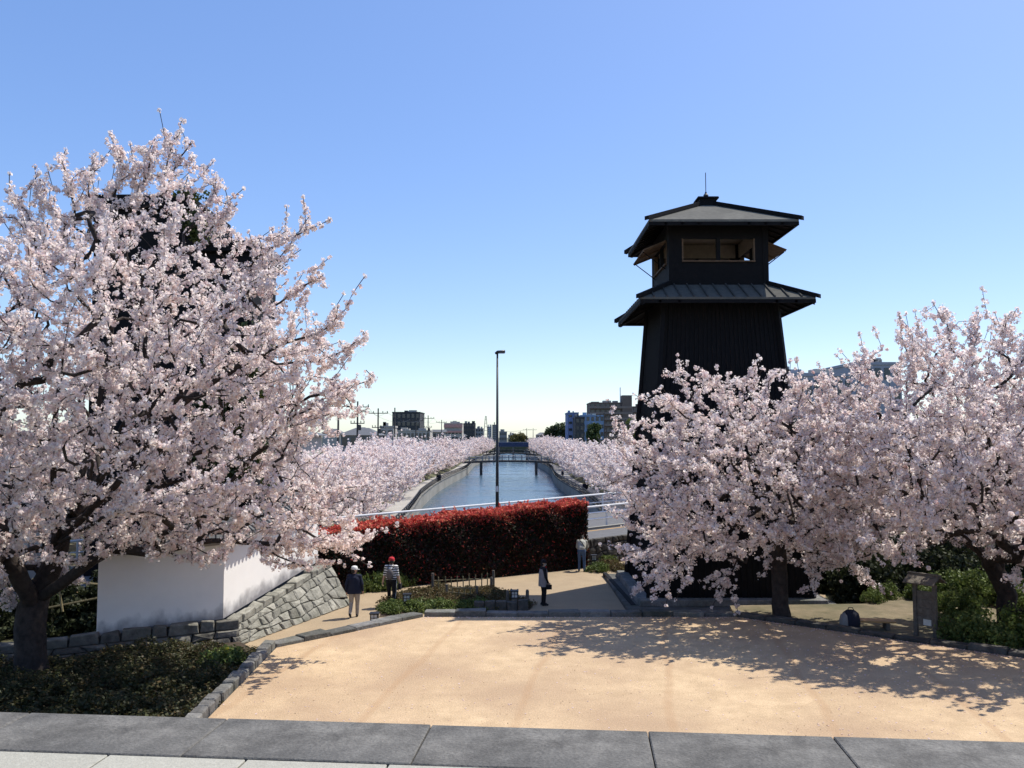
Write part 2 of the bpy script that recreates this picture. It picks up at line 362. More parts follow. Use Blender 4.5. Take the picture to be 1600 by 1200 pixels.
# ------------------------------------------------------------------ stone work
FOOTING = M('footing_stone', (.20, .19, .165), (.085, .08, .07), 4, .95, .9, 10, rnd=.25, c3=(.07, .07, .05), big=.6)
def stone_obj(name, poly, nrm, depth, bulge, mat, parent, rng, inset=.02):
    """poly: corner points (3D) of one stone's face; grows a rough cushion with sloped arrises"""
    c = sum(poly, Vector()) / len(poly); pts = []
    m = len(poly)
    for i in range(m):
        a, b = poly[i], poly[(i + 1) % m]
        pts.append(a); mid = (a + b) / 2; pts.append(mid + (mid - c) * rng.uniform(-.05, .03))
    n = len(pts); size = sum((p - c).length for p in pts) / n
    k0 = 1 - inset / max(size, .05)
    back = [c + (p - c) * k0 - nrm * depth for p in pts]
    rim = [c + (p - c) * k0 + nrm * rng.uniform(-.012, .012) for p in pts]
    face = [c + (p - c) * k0 * rng.uniform(.74, .86) + nrm * (bulge * rng.uniform(.6, 1.1)) for p in pts]
    vs = back + rim + face + [c + nrm * bulge * rng.uniform(.9, 1.3)]
    fs = []
    for i in range(n):
        j = (i + 1) % n
        fs += [(i, j, n + j, n + i), (n + i, n + j, 2 * n + j, 2 * n + i), (2 * n + i, 2 * n + j, 3 * n)]
    return MB().add(vs, fs).build(name, mat, parent)
def masonry(parent, B0, B1, T0, T1, nrm, rows, L, mat, seed, bulge=.06, depth=.18, inset=.018, name='stone'):
    rng = random.Random(seed); B0, B1, T0, T1 = map(Vector, (B0, B1, T0, T1))
    length = (B1 - B0).length
    def P(s, t): return (B0.lerp(B1, s)).lerp(T0.lerp(T1, s), t)
    ph = [rng.uniform(0, 9) for _ in range(rows + 1)]
    def line(r, s):
        if r == 0 or r == rows: return r / rows
        return (r + .24 * math.sin(s * length * 1.9 + ph[r]) + .16 * math.sin(s * length * 4.3 + 2 * ph[r])) / rows
    for r in range(rows):
        s = 0; prev = (0, 0)
        while s < 1 - 1e-6:
            wl = L * rng.uniform(.6, 1.5) / length; s2 = s + wl
            if s2 > 1 - .5 * L / length: s2 = 1
            nx = (0, 0) if s2 >= 1 else (rng.uniform(-.28, .28) * L / length, rng.uniform(-.28, .28) * L / length)
            a, b, c, d = s + prev[0], s2 + nx[0], s2 + nx[1], s + prev[1]
            stone_obj(name, [P(a, line(r, a)), P(b, line(r, b)), P(c, line(r + 1, c)), P(d, line(r + 1, d))], nrm, depth, bulge, mat, parent, rng, inset)
            s = s2; prev = nx
# plan of the white-walled corner on its stone footing
K = Vector((-7.85, 24.4, 0)); SE = Vector((-5.75, 30.3, 0))     # foot of the battered wall, near corner and far corner
sdir = (SE - K).normalized(); sn = Vector((sdir.y, -sdir.x, 0)); bat = -sn * .85
fdir = Vector((-.93, -.367, 0)); fn_ = Vector((fdir.y, -fdir.x, 0)); fn_ = fn_ if fn_.y < 0 else -fn_
FL = 8.0
sw = empty('battered_stone_wall', K, 'pale grey irregular stone retaining wall leaning back under the white wall', 'stone wall')
topK, topS = .52, 1.32
masonry(sw, K, SE, K + bat * .22 + Vector((0, 0, topK)), SE + bat + Vector((0, 0, topS)), sn, 4, .46, STONE, 11, .05)
EN = SE + Vector((-2.6, 1.1, 0)); en = Vector((.39, .92, 0))
masonry(sw, SE + Vector((0, 0, 0)), EN, SE + bat + Vector((0, 0, topS)), EN + Vector((-.1, -.4, topS)), en, 4, .5, STONE, 12, .05)
def capline(parent, A, B, out, wid, h, L, mat, seed):
    rng = random.Random(seed); n = max(2, int((B - A).length / L)); cuts = [0] + sorted((i + rng.uniform(-.25, .25)) / n for i in range(1, n)) + [1]
    for i in range(n):
        a = A.lerp(B, cuts[i]) ; b = A.lerp(B, cuts[i + 1]); g = (b - a).normalized() * .012
        a += g; b -= g; o1 = out * rng.uniform(-.03, .05); hh = h * rng.uniform(.85, 1.15); up = Vector((0, 0, hh))
        q = [a + o1, b + o1, b - out * wid, a - out * wid]
        tp = [p + up - (p - (a + b) / 2) * rng.uniform(.04, .16) + Vector((rng.uniform(-.02, .02), rng.uniform(-.02, .02), rng.uniform(-.045, .045))) for p in q]
        MB().hexa(q, tp).build('cap_stone', mat, parent, bevel=.02)
capline(sw, K + bat * .22 + Vector((0, 0, topK + .005)), SE + bat + Vector((0, 0, topS + .005)), sn, .38, .21, .52, STONE, 13)
# core behind the stones
back = -sn * 1.6
MB().hexa([K - sn * .22 - bat * 0, SE - sn * .22, SE + back, K + back], [K - sn * .22 + bat * .22 + Vector((0, 0, topK - .02)), SE - sn * .22 + bat + Vector((0, 0, topS - .02)), SE + back + Vector((0, 0, topS - .02)), K + back + Vector((0, 0, topK - .02))]).build('wall_core', STONE_DARK, sw)
fw = empty('low_stone_footing', K + fdir * 2, 'low dark mossy stone footing under the shaded white wall', 'stone wall')
F0 = K + fdir * FL
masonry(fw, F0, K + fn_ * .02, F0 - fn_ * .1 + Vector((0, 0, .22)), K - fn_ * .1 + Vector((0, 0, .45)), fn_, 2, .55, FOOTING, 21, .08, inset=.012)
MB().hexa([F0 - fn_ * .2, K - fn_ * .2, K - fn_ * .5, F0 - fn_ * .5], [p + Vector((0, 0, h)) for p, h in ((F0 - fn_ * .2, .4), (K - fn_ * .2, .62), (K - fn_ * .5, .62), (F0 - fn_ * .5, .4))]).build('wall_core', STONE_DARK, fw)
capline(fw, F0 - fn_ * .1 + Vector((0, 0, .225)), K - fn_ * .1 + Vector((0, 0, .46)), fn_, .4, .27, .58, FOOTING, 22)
# white plaster wall with tile coping: front leg and side leg
def white_wall(e, A, B, nrm, zA, zB, hA, hB, thick, label_off=0):
    n = 14; vs = []; fs = []; hs = []
    for i in range(n + 1):
        s = i / n; p = A.lerp(B, s); z0 = zA + (zB - zA) * s; z1 = z0 + hA + (hB - hA) * s
        for q in (p, p - nrm * thick):
            for k in range(7): vs.append((q.x, q.y, z0 + (z1 - z0) * k / 6)); hs.append((z1 - z0) * k / 6)
    for i in range(n):
        for sd in range(2):
            for k in range(6):
                a = (i * 2 + sd) * 7 + k; b = a + 14; f = (a, b, b + 1, a + 1); fs.append(f if sd == 0 else f[::-1])
        a = i * 14; fs.append((a + 6, a + 20, a + 27, a + 13))
    for i in (0, n):
        a = i * 14
        for k in range(6): fs.append((a + k, a + k + 1, a + 8 + k, a + 7 + k) if i == 0 else (a + k, a + 7 + k, a + 8 + k, a + k + 1))
    me = MB().add(vs, fs).mesh('plaster_body'); at = me.attributes.new('Height', 'FLOAT', 'POINT'); at.data.foreach_set('value', np.array(hs, np.float32))
    link('plaster_body', me, PLASTER, e)
    # eave moulding, tile slopes, ridge, round eave tiles
    d = (B - A).normalized(); up = Vector((0, 0, 1)); tA = A + up * (zA + hA); tB = B + up * (zB + hB); mid = -nrm * thick / 2
    MB().hexa([tA + nrm * .09, tB + nrm * .09, tB - nrm * (thick + .09), tA - nrm * (thick + .09)], [p + up * .09 for p in (tA + nrm * .13, tB + nrm * .13, tB - nrm * (thick + .13), tA - nrm * (thick + .13))]).build('eave_moulding', PLASTER, e)
    o = .34
    for sgn in (1, -1):
        ea, eb = tA + mid + nrm * sgn * (thick / 2 + o) + up * .1, tB + mid + nrm * sgn * (thick / 2 + o) + up * .1
        ra, rb = tA + mid + up * .42, tB + mid + up * .42
        q = [ea, eb, rb, ra]; MB().hexa(q if sgn > 0 else q[::-1], [p + up * .05 for p in (q if sgn > 0 else q[::-1])]).build('tile_slope', TILE, e)
        m = MB(); m2 = MB(); L = (tB - tA).length; k = int(L / .2)
        for i in range(k + 1):
            s = i / k; m.tube([ra.lerp(rb, s) + up * .06, ea.lerp(eb, s) + up * .06], .045, 6)
            m2.tube([ea.lerp(eb, s) + up * .05 + nrm * sgn * .0, ea.lerp(eb, s) + up * .05 + nrm * sgn * .05], .06, 8)
        stuff(m.build('roll_tile', TILE, e)); stuff(m2.build('eave_disc', TILE, e))
    MB().hexa([tA + mid + nrm * .1 + up * .44, tB + mid + nrm * .1 + up * .44, tB + mid - nrm * .1 + up * .44, tA + mid - nrm * .1 + up * .44], [tA + mid + nrm * .08 + up * .64, tB + mid + nrm * .08 + up * .64, tB + mid - nrm * .08 + up * .64, tA + mid - nrm * .08 + up * .64]).build('ridge', TILE, e)
zc = topK + .19
WC = K + bat * .22 - sn * .42 ; WS = SE + bat - sn * .30 - sdir * .45
wwf = empty('plaster_wall', WC + fdir * 2, 'white plaster wall face in shade with dark mould along its foot', 'wall')
WF = WC + fdir * 3.3
white_wall(wwf, WF, WC - fdir * .0, fn_, .47, .72, 2.2, 2.15, .34)
wws = empty('plaster_wall', WC.lerp(WS, .5), 'sunlit white plaster wall with tiled roof climbing beside the path', 'wall')
white_wall(wws, WC + sdir * .02 + sn * .0, WS, sn, .72, 1.53, 2.15, 2.1, .34)

# kerbs round the terrace
def kerb(e, pts, L, wid, h, mat, seed, side=1, z=0.0, bev=.018, name='kerb_stone'):
    rng = random.Random(seed)
    for a, b in zip(pts[:-1], pts[1:]):
        a = Vector((a[0], a[1], z)); b = Vector((b[0], b[1], z)); d = (b - a); n = max(1, round(d.length / L)); u = d.normalized(); nn = Vector((-u.y, u.x, 0)) * side
        for i in range(n):
            p = a + d * (i / n) + u * .008; q = a + d * ((i + 1) / n) - u * .008; hh = h + rng.uniform(-.035, .035); o = nn * rng.uniform(-.03, .03)
            MB().hexa([p + o, q + o, q + o + nn * wid, p + o + nn * wid] if side > 0 else [q + o, p + o, p + o + nn * wid, q + o + nn * wid],
                      [x + Vector((rng.uniform(-.012, .012), rng.uniform(-.012, .012), hh + rng.uniform(-.015, .015))) for x in ([p + o + nn * .02, q + o + nn * .02, q + o + nn * wid, p + o + nn * wid] if side > 0 else [q + o + nn * .02, p + o + nn * .02, p + o + nn * wid, q + o + nn * wid])]).build(name, mat, e, bevel=bev)
k1 = empty('terrace_kerb', (TER[1][0], TER[1][1], 0), 'rough stone kerb between the sand and the shaded shrub bed', 'kerb')
kerb(k1, [TER[0], TER[1], TER[2]], .42, .3, TZ + .18, KERB, 31, 1, bev=.03)
k2 = empty('terrace_kerb', (TER[3][0], TER[3][1], 0), 'flat grey stone kerb slanting along the path to the terrace corner', 'kerb')
kerb(k2, [TER[2], TER[3]], .85, .48, TZ + .12, KERB, 32, 1)
k3 = empty('terrace_kerb', (2, TER[3][1], 0), 'straight grey stone kerb at the far edge of the sand terrace', 'kerb')
kerb(k3, [TER[3], TER[4]], .95, .46, TZ + .14, KERB, 33, 1)
k4 = empty('terrace_kerb', (TER[5][0], TER[5][1], 0), 'mossy dark kerb under the cherry trees on the right of the sand', 'kerb')
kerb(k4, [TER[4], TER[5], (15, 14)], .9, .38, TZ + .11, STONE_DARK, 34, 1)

# raised road, its stone facing and guard rails behind the hedge
rd = Vector((.829, .559, 0)); rn = Vector((-.559, .829, 0))
def RD(s, o, z=0): return rd * s + rn * o + Vector((0, 0, .95 + .03 * (s - 18.65) + z))
sa, sb = -45, 75
def rslab(o0, o1, z0, z1, a=sa, b=sb): return MB().hexa([RD(a, o0, z0), RD(b, o0, z0), RD(b, o1, z0), RD(a, o1, z0)], [RD(a, o0, z1), RD(b, o0, z1), RD(b, o1, z1), RD(a, o1, z1)])
structure(rslab(30.9, 40.1, -6, 0).build('road', ASPHALT))
structure(rslab(33.7, 33.95, .001, .11).build('kerb', CONCRETE))
structure(rslab(33.3, 33.42, .001, .005).build('lane_marking', M('orange_line', (.62, .36, .10), (.5, .28, .08), 5)))
fac = empty('road_facing_wall', RD(27, 30.4, -1), 'dark stone wall holding up the road beside the hedge end', 'stone wall')
masonry(fac, RD(23.6, 30.75, -1.15), RD(34, 30.75, -1.45), RD(23.6, 30.8, .06), RD(34, 30.8, .06), -rn, 4, .4, STONE_DARK, 41, .04, .12)
def railing(o, s0, s1, bars, label, step=2.0):
    e = empty('guard_rail', RD(s0, o), label, 'guard rail'); n = int((s1 - s0) / step)
    for i in range(n + 1):
        s = s0 + (s1 - s0) * i / n; MB().box(RD(s, o, .54), (.07, .07, 1.08), math.atan2(rd.y, rd.x)).build('post', WHITE_METAL, e)
    for z, r in bars:
        MB().tube([RD(s0, o, z), RD(s1, o, z)], r, 8).build('rail', WHITE_METAL, e)
railing(39.7, -5, 60, ((1.10, .055), (.62, .03), (.35, .03)), 'long white pipe railing on the canal side of the road', 2.4)
railing(34.15, 20, 45, ((1.12, .05), (.78, .05), (.46, .05)), 'white guard rail between the pavement and the road by the tower', 2.2)

# ------------------------------------------------------------------ cherry trees
BL_PAL = [(.91, .805, .775), (.925, .84, .81), (.94, .88, .85), (.88, .73, .71), (.66, .44, .41)]
BL_W = [.34, .30, .22, .11, .03]
def crspline(pts, step=.25):
    P = [np.array(p, float) for p in pts]; P = [2 * P[0] - P[1]] + P + [2 * P[-1] - P[-2]]; out = []
    for i in range(1, len(P) - 2):
        n = max(2, int(np.linalg.norm(P[i + 1] - P[i]) / step))
        for k in range(n):
            t = k / n; a, b, c, d = P[i - 1:i + 3]
            out.append(.5 * (2 * b + (c - a) * t + (2 * a - 5 * b + 4 * c - d) * t * t + (3 * b - a - 3 * c + d) * t ** 3))
    out.append(P[-2]); return out
class Tree:
    def __init__(s, seed): s.rng = np.random.default_rng(seed); s.pos = np.zeros((200000, 3)); s.par = []; s.shoot = []; s.n = 0
    def node(s, p, par, sh=0): s.pos[s.n] = p; s.par.append(par); s.shoot.append(sh); s.n += 1; return s.n - 1
    def guide(s, pts, step=.25):
        C = crspline(pts, step)
        if s.n == 0: last = s.node(C[0], -1)
        else: last = int(np.argmin(((s.pos[:s.n] - C[0]) ** 2).sum(1)))
        for p in C[1:]: last = s.node(p + s.rng.normal(size=3) * .012, last)
    def grow(s, T, root, step=.22, wob=.05, trunk_skip=0):
        rng = s.rng; rt = np.linalg.norm(T - root, axis=1); order = np.argsort(rt + rng.normal(size=len(T)) * .5)
        rdn = np.zeros(200000); rdn[:s.n] = np.linalg.norm(s.pos[:s.n] - root, axis=1)
        for i in order:
            t = T[i]; P = s.pos[:s.n]; d = np.linalg.norm(P - t, axis=1)
            cost = d + .55 * np.maximum(0, rdn[:s.n] - rt[i] + .6 * d)
            if trunk_skip: cost[:trunk_skip] += 50
            j = int(np.argmin(cost)); p0 = P[j].copy(); L = d[j]
            if L < .12: continue
            pd = p0 - s.pos[s.par[j]] if s.par[j] >= 0 else np.array([0, 0, 1.]); pd = pd / (np.linalg.norm(pd) + 1e-6)
            c = p0 + pd * L * .38 + np.array([0, 0, .06 * L]); n = max(2, int(L / step)); last = j
            for k in range(1, n + 1):
                q = k / n; p = (1 - q) ** 2 * p0 + 2 * q * (1 - q) * c + q * q * t + rng.normal(size=3) * wob * (q < 1) * min(1, L)
                last = s.node(p, last); rdn[last] = np.linalg.norm(p - root)
    def shoots(s, root, frac, lo, hi, lift=.45):
        rng = s.rng; ch = np.zeros(s.n, int)
        for p in s.par:
            if p >= 0: ch[p] += 1
        for j in np.nonzero(ch == 0)[0]:
            if rng.random() > frac: continue
            d = s.pos[j] - s.pos[s.par[j]]; o = unit(s.pos[j] - root); d = unit(unit(d) * .6 + o * .7 + np.array([0, 0, lift]) + rng.normal(size=3) * .18)
            L = rng.uniform(lo, hi); n = max(2, int(L / .16)); last = j; p = s.pos[j].copy()
            for k in range(n):
                p = p + d * L / n + rng.normal(size=3) * .01; last = s.node(p, last, (k + 1) / n)
    def radii(s, rtrunk, e=2.1):
        acc = np.zeros(s.n); ch = np.zeros(s.n, int)
        for p in s.par:
            if p >= 0: ch[p] += 1
        acc[ch == 0] = 1.0
        for i in range(s.n - 1, 0, -1): acc[s.par[i]] += acc[i]
        r = (acc / acc[0]) ** (1 / e) * rtrunk; s.r = np.maximum(r, .006); return s.r
    def tubes(s, rmin=0.0, sides=(3, 5, 9), skip=None):
        kids = [[] for _ in range(s.n)]
        for i, p in enumerate(s.par):
            if p >= 0: kids[p].append(i)
        mb = MB(); todo = [(0, None)]
        while todo:
            i, pre = todo.pop(); chain = ([pre] if pre is not None else []) + [i]
            while kids[chain[-1]]:
                ks = sorted(kids[chain[-1]], key=lambda q: -s.r[q])
                for q in ks[1:]: todo.append((q, chain[-1]))
                chain.append(ks[0])
            if len(chain) < 2: continue
            rs = [s.r[q] for q in chain]
            if pre is not None: rs[0] = min(rs[0], rs[1] * 1.25)
            if rs[0] < rmin: continue
            keep = [q for q in range(len(chain)) if rs[q] >= rmin and (skip is None or rs[min(q + 1, len(rs) - 1)] < skip)]
            if len(keep) < 2: continue
            n = sides[0] if rs[0] < .022 else (sides[1] if rs[0] < .07 else sides[2])
            if n == 3 and len(chain) > 5: keep = keep[::2] + ([keep[-1]] if keep[-1] != keep[::2][-1] else [])
            mb.tube([s.pos[chain[q]] for q in keep], [rs[q] for q in keep], n, cap=False)
        return mb
    def blossom(s, rth, dens, prad, K, size):
        rng = s.rng; par = np.array(s.par); sh = np.array(s.shoot); idx = np.nonzero((s.r[:s.n] < rth) & (par >= 0))[0]
        a = s.pos[idx]; b = s.pos[par[idx]]; L = np.linalg.norm(a - b, axis=1); cnt = rng.poisson(L * dens * np.where(sh[idx] > .72, .25, 1.0))
        # flowers gather in clumps with thinner stretches between
        wv = np.sin(a[:, 0] * 2.1 + a[:, 2] * 1.3) * np.sin(a[:, 1] * 1.9 - a[:, 2] * 1.7); cnt = np.where((wv < -.62) & (rng.random(len(cnt)) < .6), cnt // 2, cnt)
        rep = np.repeat(np.arange(len(idx)), cnt); q = rng.random((len(rep), 1)); p = a[rep] * q + b[rep] * (1 - q)
        rad = prad * rng.uniform(.42, 1.42, len(rep)) * np.where(sh[idx][rep] > 0, .72, 1.0)
        p = p + rng.normal(size=p.shape) * .04 + unit(rng.normal(size=p.shape)) * rad[:, None] * .5
        tips = np.nonzero((sh >= .99))[0]
        if len(tips): p = np.vstack([p, s.pos[tips]]); rad = np.concatenate([rad, np.full(len(tips), .05)])
        return puffs(p, rad, K, size, BL_PAL, rng, jit=.42, fold=.28, wts=BL_W)

def inpoly(u, v, poly):
    c = np.zeros(len(u), bool); n = len(poly)
    for i in range(n):
        x1, y1 = poly[i]; x2, y2 = poly[(i + 1) % n]
        k = ((y1 > v) != (y2 > v)) & (u < (x2 - x1) * (v - y1) / (y2 - y1 + 1e-9) + x1); c ^= k
    return c
def edgedist(u, v, poly):
    d = np.full(len(u), 1e9); n = len(poly)
    for i in range(n):
        a = np.array(poly[i], float); b = np.array(poly[(i + 1) % n], float); ab = b - a
        t = np.clip(((u - a[0]) * ab[0] + (v - a[1]) * ab[1]) / (ab @ ab), 0, 1)
        d = np.minimum(d, np.hypot(u - a[0] - t * ab[0], v - a[1] - t * ab[1]))
    return d
def crown_targets(rng, poly, Y0, n, Rm, shell=.45):
    """points through a crown whose front view is poly, round in depth"""
    lo = np.min(poly, 0); hi = np.max(poly, 0); out = []
    while len(out) < n:
        u = rng.uniform(lo[0], hi[0], 4000); v = rng.uniform(lo[1], hi[1], 4000); k = inpoly(u, v, poly); u, v = u[k], v[k]
        d = np.minimum(edgedist(u, v, poly) * Y0 / 1300, Rm); h = np.sqrt(d * (2 * Rm - d))
        q = rng.uniform(-1, 1, len(u)); q = np.sign(q) * np.abs(q) ** shell
        # keep density even: thick parts get more points
        k = rng.random(len(u)) < (h / Rm) * .9 + .1
        for a, b, y in zip(u[k], v[k], Y0 + (q * h)[k]):
            p = D(a, b, Y0); out.append((p.x, y, p.z))
    return np.array(out[:n])
def near_cherry(label, base, poly, Y0, guides, n, Rm, rtrunk, seed, sprays=(), K=11, size=.032, dens=21.0, prad=.078, rth=.027, skip=0):
    t = Tree(seed)
    for g in guides: t.guide(g)
    root = np.array(guides[0][-1], float) - np.array([0, 0, .5])
    t.grow(crown_targets(t.rng, poly, Y0, n, Rm), root, trunk_skip=skip)
    for a, m_, b in sprays:               # long boughs reaching out of the crown, flowering to near the tip
        dy = t.rng.uniform(-1.6, 1.2); b = (m_[0] + (b[0] - m_[0]) * .8, m_[1] + (b[1] - m_[1]) * (.8 if abs(b[0] - m_[0]) > abs(b[1] - m_[1]) else .5)); P = [D(*a, Y0 + dy * .7), D(*m_, Y0 + dy), D(*b, Y0 + dy * 1.1)]; k0 = t.n
        t.guide(P, .2); k1 = t.n; N_ = k1 - k0; T = []
        for i in range(k0, k1):
            q = (i - k0) / max(1, N_ - 1)
            for _ in range(3 if q < .8 else 1): T.append(t.pos[i] + t.rng.normal(size=3) * (.42 * (1 - q) + .10) * np.array([1, 1, .8]) + np.array([0, 0, .06]))
        t.grow(np.array(T), root, step=.16)
    t.shoots(root, .45, .3, .8, .22)
    t.radii(rtrunk)
    k = min(6, t.n); t.r[:4] *= np.array([1.35, 1.15, 1.05, 1.0])
    e = empty('cherry_tree', base, label, 'tree', 'blossoming cherry trees near the tower and terrace')
    tk = link('trunk', t.tubes(.05).mesh('trunk'), BARK, e, True)
    link('branches', t.tubes(0, skip=.05).mesh('branches'), BARK, tk, True)
    V, C = t.blossom(rth, dens, prad, K, size)
    stuff(link('crown', quadmesh('crown', V, C), BLOSSOM, e))
    print(label, 'nodes', t.n, 'quads', len(V))
    return e
# the big one on the left
YA = 20.6
bA = G(52, 1068)
polyA = [(-260, 430), (-120, 400), (15, 400), (90, 360), (170, 340), (250, 345), (300, 380), (350, 430), (420, 430), (430, 480), (460, 515), (510, 540), (450, 580), (510, 615), (490, 670), (470, 720), (510, 800), (500, 868), (420, 830), (350, 858), (250, 845), (160, 880), (60, 870), (0, 905), (-120, 900), (-260, 800)]
gA = [[bA + Vector((0, 0, -.1)), D(48, 1000, bA.y), D(52, 950, bA.y + .1), D(75, 900, bA.y + .2)],
      [D(52, 950, bA.y + .1), D(20, 880, 20.0), D(-40, 780, 19.8), D(-90, 640, 20.0)],
      [D(75, 900, bA.y + .2), D(110, 800, 21), D(150, 650, 21.4), D(180, 480, 21.2), D(210, 330, 21)],
      [D(60, 935, bA.y + .1), D(120, 895, 20.2), D(175, 858, 20.0), D(245, 862, 20.0), D(330, 845, 20.3), D(440, 850, 20.6), D(530, 845, 20.8)],
      [D(110, 800, 21), D(200, 700, 21), D(300, 620, 20.6), D(400, 560, 20.6), D(500, 545, 20.8)],
      [D(150, 650, 21.4), D(270, 540, 22), D(380, 460, 22), D(470, 390, 22)],
      [D(90, 850, 20.9), D(60, 700, 22.5), D(40, 520, 22.5), D(50, 380, 22.3)],
      [D(110, 800, 21), D(240, 760, 22.6), D(380, 720, 23), D(480, 690, 23)],
      [D(90, 850, 20.6), D(85, 700, 18.2), D(110, 490, 17.0), D(160, 405, 16.9), D(172, 320, 17.2)],
      [D(90, 850, 20.6), D(230, 690, 18.0), D(182, 560, 16.9), D(162, 460, 16.9), D(158, 390, 17.2)],
      [D(110, 800, 20.8), D(250, 640, 17.6), D(340, 480, 17.2), D(450, 412, 17.8)],
      [D(90, 850, 20.6), D(200, 790, 17.4), D(330, 740, 16.8), D(430, 660, 17.2)]]
sprA = [((170, 370), (185, 275), (193, 185)), ((200, 350), (232, 265), (240, 195)), ((120, 370), (110, 290), (90, 215)), ((140, 350), (140, 280), (150, 215)), ((60, 400), (40, 330), (12, 290)), ((0, 420), (-40, 370), (-70, 330)), ((240, 330), (280, 250), (308, 190)), ((280, 380), (330, 310), (340, 240)), ((300, 400), (345, 340), (378, 300)), ((350, 450), (420, 390), (510, 345)), ((380, 460), (440, 400), (468, 335)), ((400, 500), (470, 450), (515, 425)), ((430, 540), (500, 520), (548, 475)), ((420, 570), (510, 560), (585, 518)), ((430, 640), (520, 610), (590, 592)), ((450, 650), (520, 630), (565, 570)), ((440, 700), (500, 650), (560, 650)), ((450, 820), (530, 850), (598, 832)), ((430, 760), (500, 770), (560, 760)), ((40, 390), (70, 310), (60, 250)), ((250, 300), (265, 240), (275, 190)), ((150, 810), (250, 858), (340, 885)), ((330, 820), (420, 862), (500, 895)), ((380, 800), (470, 850), (560, 860)), ((10, 840), (80, 890), (140, 915)), ((-10, 840), (8, 905), (30, 985)), ((-60, 840), (-25, 920), (5, 1010)), ((10, 830), (-10, 880), (-10, 960)), ((200, 800), (290, 850), (360, 880)), ((420, 780), (500, 800), (560, 820))]
near_cherry('huge blossoming cherry tree filling the left side, trunk in the shrub bed', bA, polyA, YA, gA, 2750, 4.6, .36, 1, sprays=sprA)
# the middle one before the tower
bB = G(1222, 968, TZ - .05); YB = bB.y
polyB = [(1030, 670), (1070, 630), (1120, 625), (1200, 625), (1290, 620), (1380, 640), (1380, 800), (1310, 860), (1270, 900), (1200, 862), (1130, 880), (1080, 880), (1030, 890), (1010, 850), (990, 800), (985, 760), (980, 710)]
sprB = [((1080, 660), (1040, 625), (1008, 625)), ((1100, 640), (1070, 605), (1060, 585)), ((1140, 640), (1120, 600), (1105, 583)), ((1190, 640), (1200, 600), (1205, 575)), ((1160, 640), (1160, 605), (1150, 588)), ((1020, 740), (975, 745), (940, 765)), ((1020, 780), (980, 800), (945, 800)), ((1010, 700), (985, 690), (960, 680)), ((1040, 840), (1000, 860), (962, 862)), ((1060, 860), (1010, 910), (980, 950)), ((1070, 870), (1040, 910), (1020, 935)), ((1150, 880), (1130, 920), (1120, 945)), ((1260, 880), (1270, 910), (1275, 935)), ((1310, 860), (1340, 890), (1360, 915)), ((1240, 650), (1255, 610), (1250, 590))]
gB = [[bB + Vector((0, 0, -.1)), D(1218, 900, YB), D(1214, 830, YB - .1), D(1205, 770, YB - .1)],
      [D(1205, 770, YB - .1), D(1185, 735, YB - .6), D(1150, 702, YB - 1), D(1090, 692, YB - 1.3), D(1030, 680, YB - 1.2)],
      [D(1205, 770, YB - .1), D(1180, 700, YB), D(1175, 650, YB), D(1140, 610, YB)],
      [D(1208, 790, YB - .1), D(1240, 735, YB - .3), D(1275, 690, YB - .4), D(1300, 660, YB - .3)],
      [D(1214, 840, YB), D(1150, 820, YB - 1), D(1080, 830, YB - 1.5), D(1000, 870, YB - 1.6)],
      [D(1214, 850, YB), D(1260, 830, YB - .5), D(1320, 800, YB - .6)]]
near_cherry('wide low blossoming cherry tree standing right before the black tower', bB, polyB, YB - .4, gB, 1500, 3.0, .24, 2, sprays=sprB, K=11, size=.033, dens=19.5, prad=.08)
# the right one by the notice board
bC = G(1574, 988, TZ - .05); YC = bC.y
sprC = [((1380, 620), (1350, 570), (1330, 528)), ((1430, 590), (1410, 530), (1408, 497)), ((1490, 560), (1480, 510), (1470, 472)), ((1560, 560), (1570, 510), (1578, 470)), ((1520, 560), (1520, 510), (1530, 480)), ((1340, 700), (1280, 640), (1235, 600)), ((1330, 680), (1300, 620), (1280, 585)), ((1360, 650), (1350, 600), (1340, 560)), ((1320, 760), (1260, 760), (1220, 745)), ((1600, 540), (1620, 490), (1640, 450)), ((1450, 580), (1440, 530), (1420, 505)), ((1360, 830), (1320, 870), (1300, 900)), ((1420, 830), (1400, 870), (1395, 895))]
polyC = [(1240, 690), (1280, 640), (1340, 600), (1420, 560), (1500, 540), (1580, 535), (1680, 510), (1800, 520), (1880, 620), (1860, 800), (1760, 880), (1640, 880), (1560, 870), (1480, 845), (1400, 860), (1330, 880), (1270, 860), (1290, 780)]
gC = [[bC + Vector((0, 0, -.1)), D(1572, 930, YC), D(1560, 900, YC)],
      [D(1560, 900, YC), D(1520, 850, YC - .3), D(1470, 810, YC - .5), D(1400, 760, YC - .8), D(1330, 730, YC - 1)],
      [D(1560, 900, YC), D(1560, 800, YC + .2), D(1540, 690, YC + .3), D(1520, 590, YC)],
      [D(1572, 930, YC), D(1610, 850, YC), D(1650, 740, YC), D(1680, 620, YC)],
      [D(1560, 800, YC + .2), D(1490, 700, YC), D(1420, 630, YC - .4)],
      [D(1600, 960, YC - .3), D(1640, 930, YC - .6), D(1720, 860, YC - 1), D(1780, 780, YC - 1.2)]]
near_cherry('tall blossoming cherry tree with forked trunk beside the notice board', bC, polyC, YC - .6, gC, 2500, 4.2, .27, 3, sprays=sprC, K=11, size=.033, dens=19.5, prad=.08)

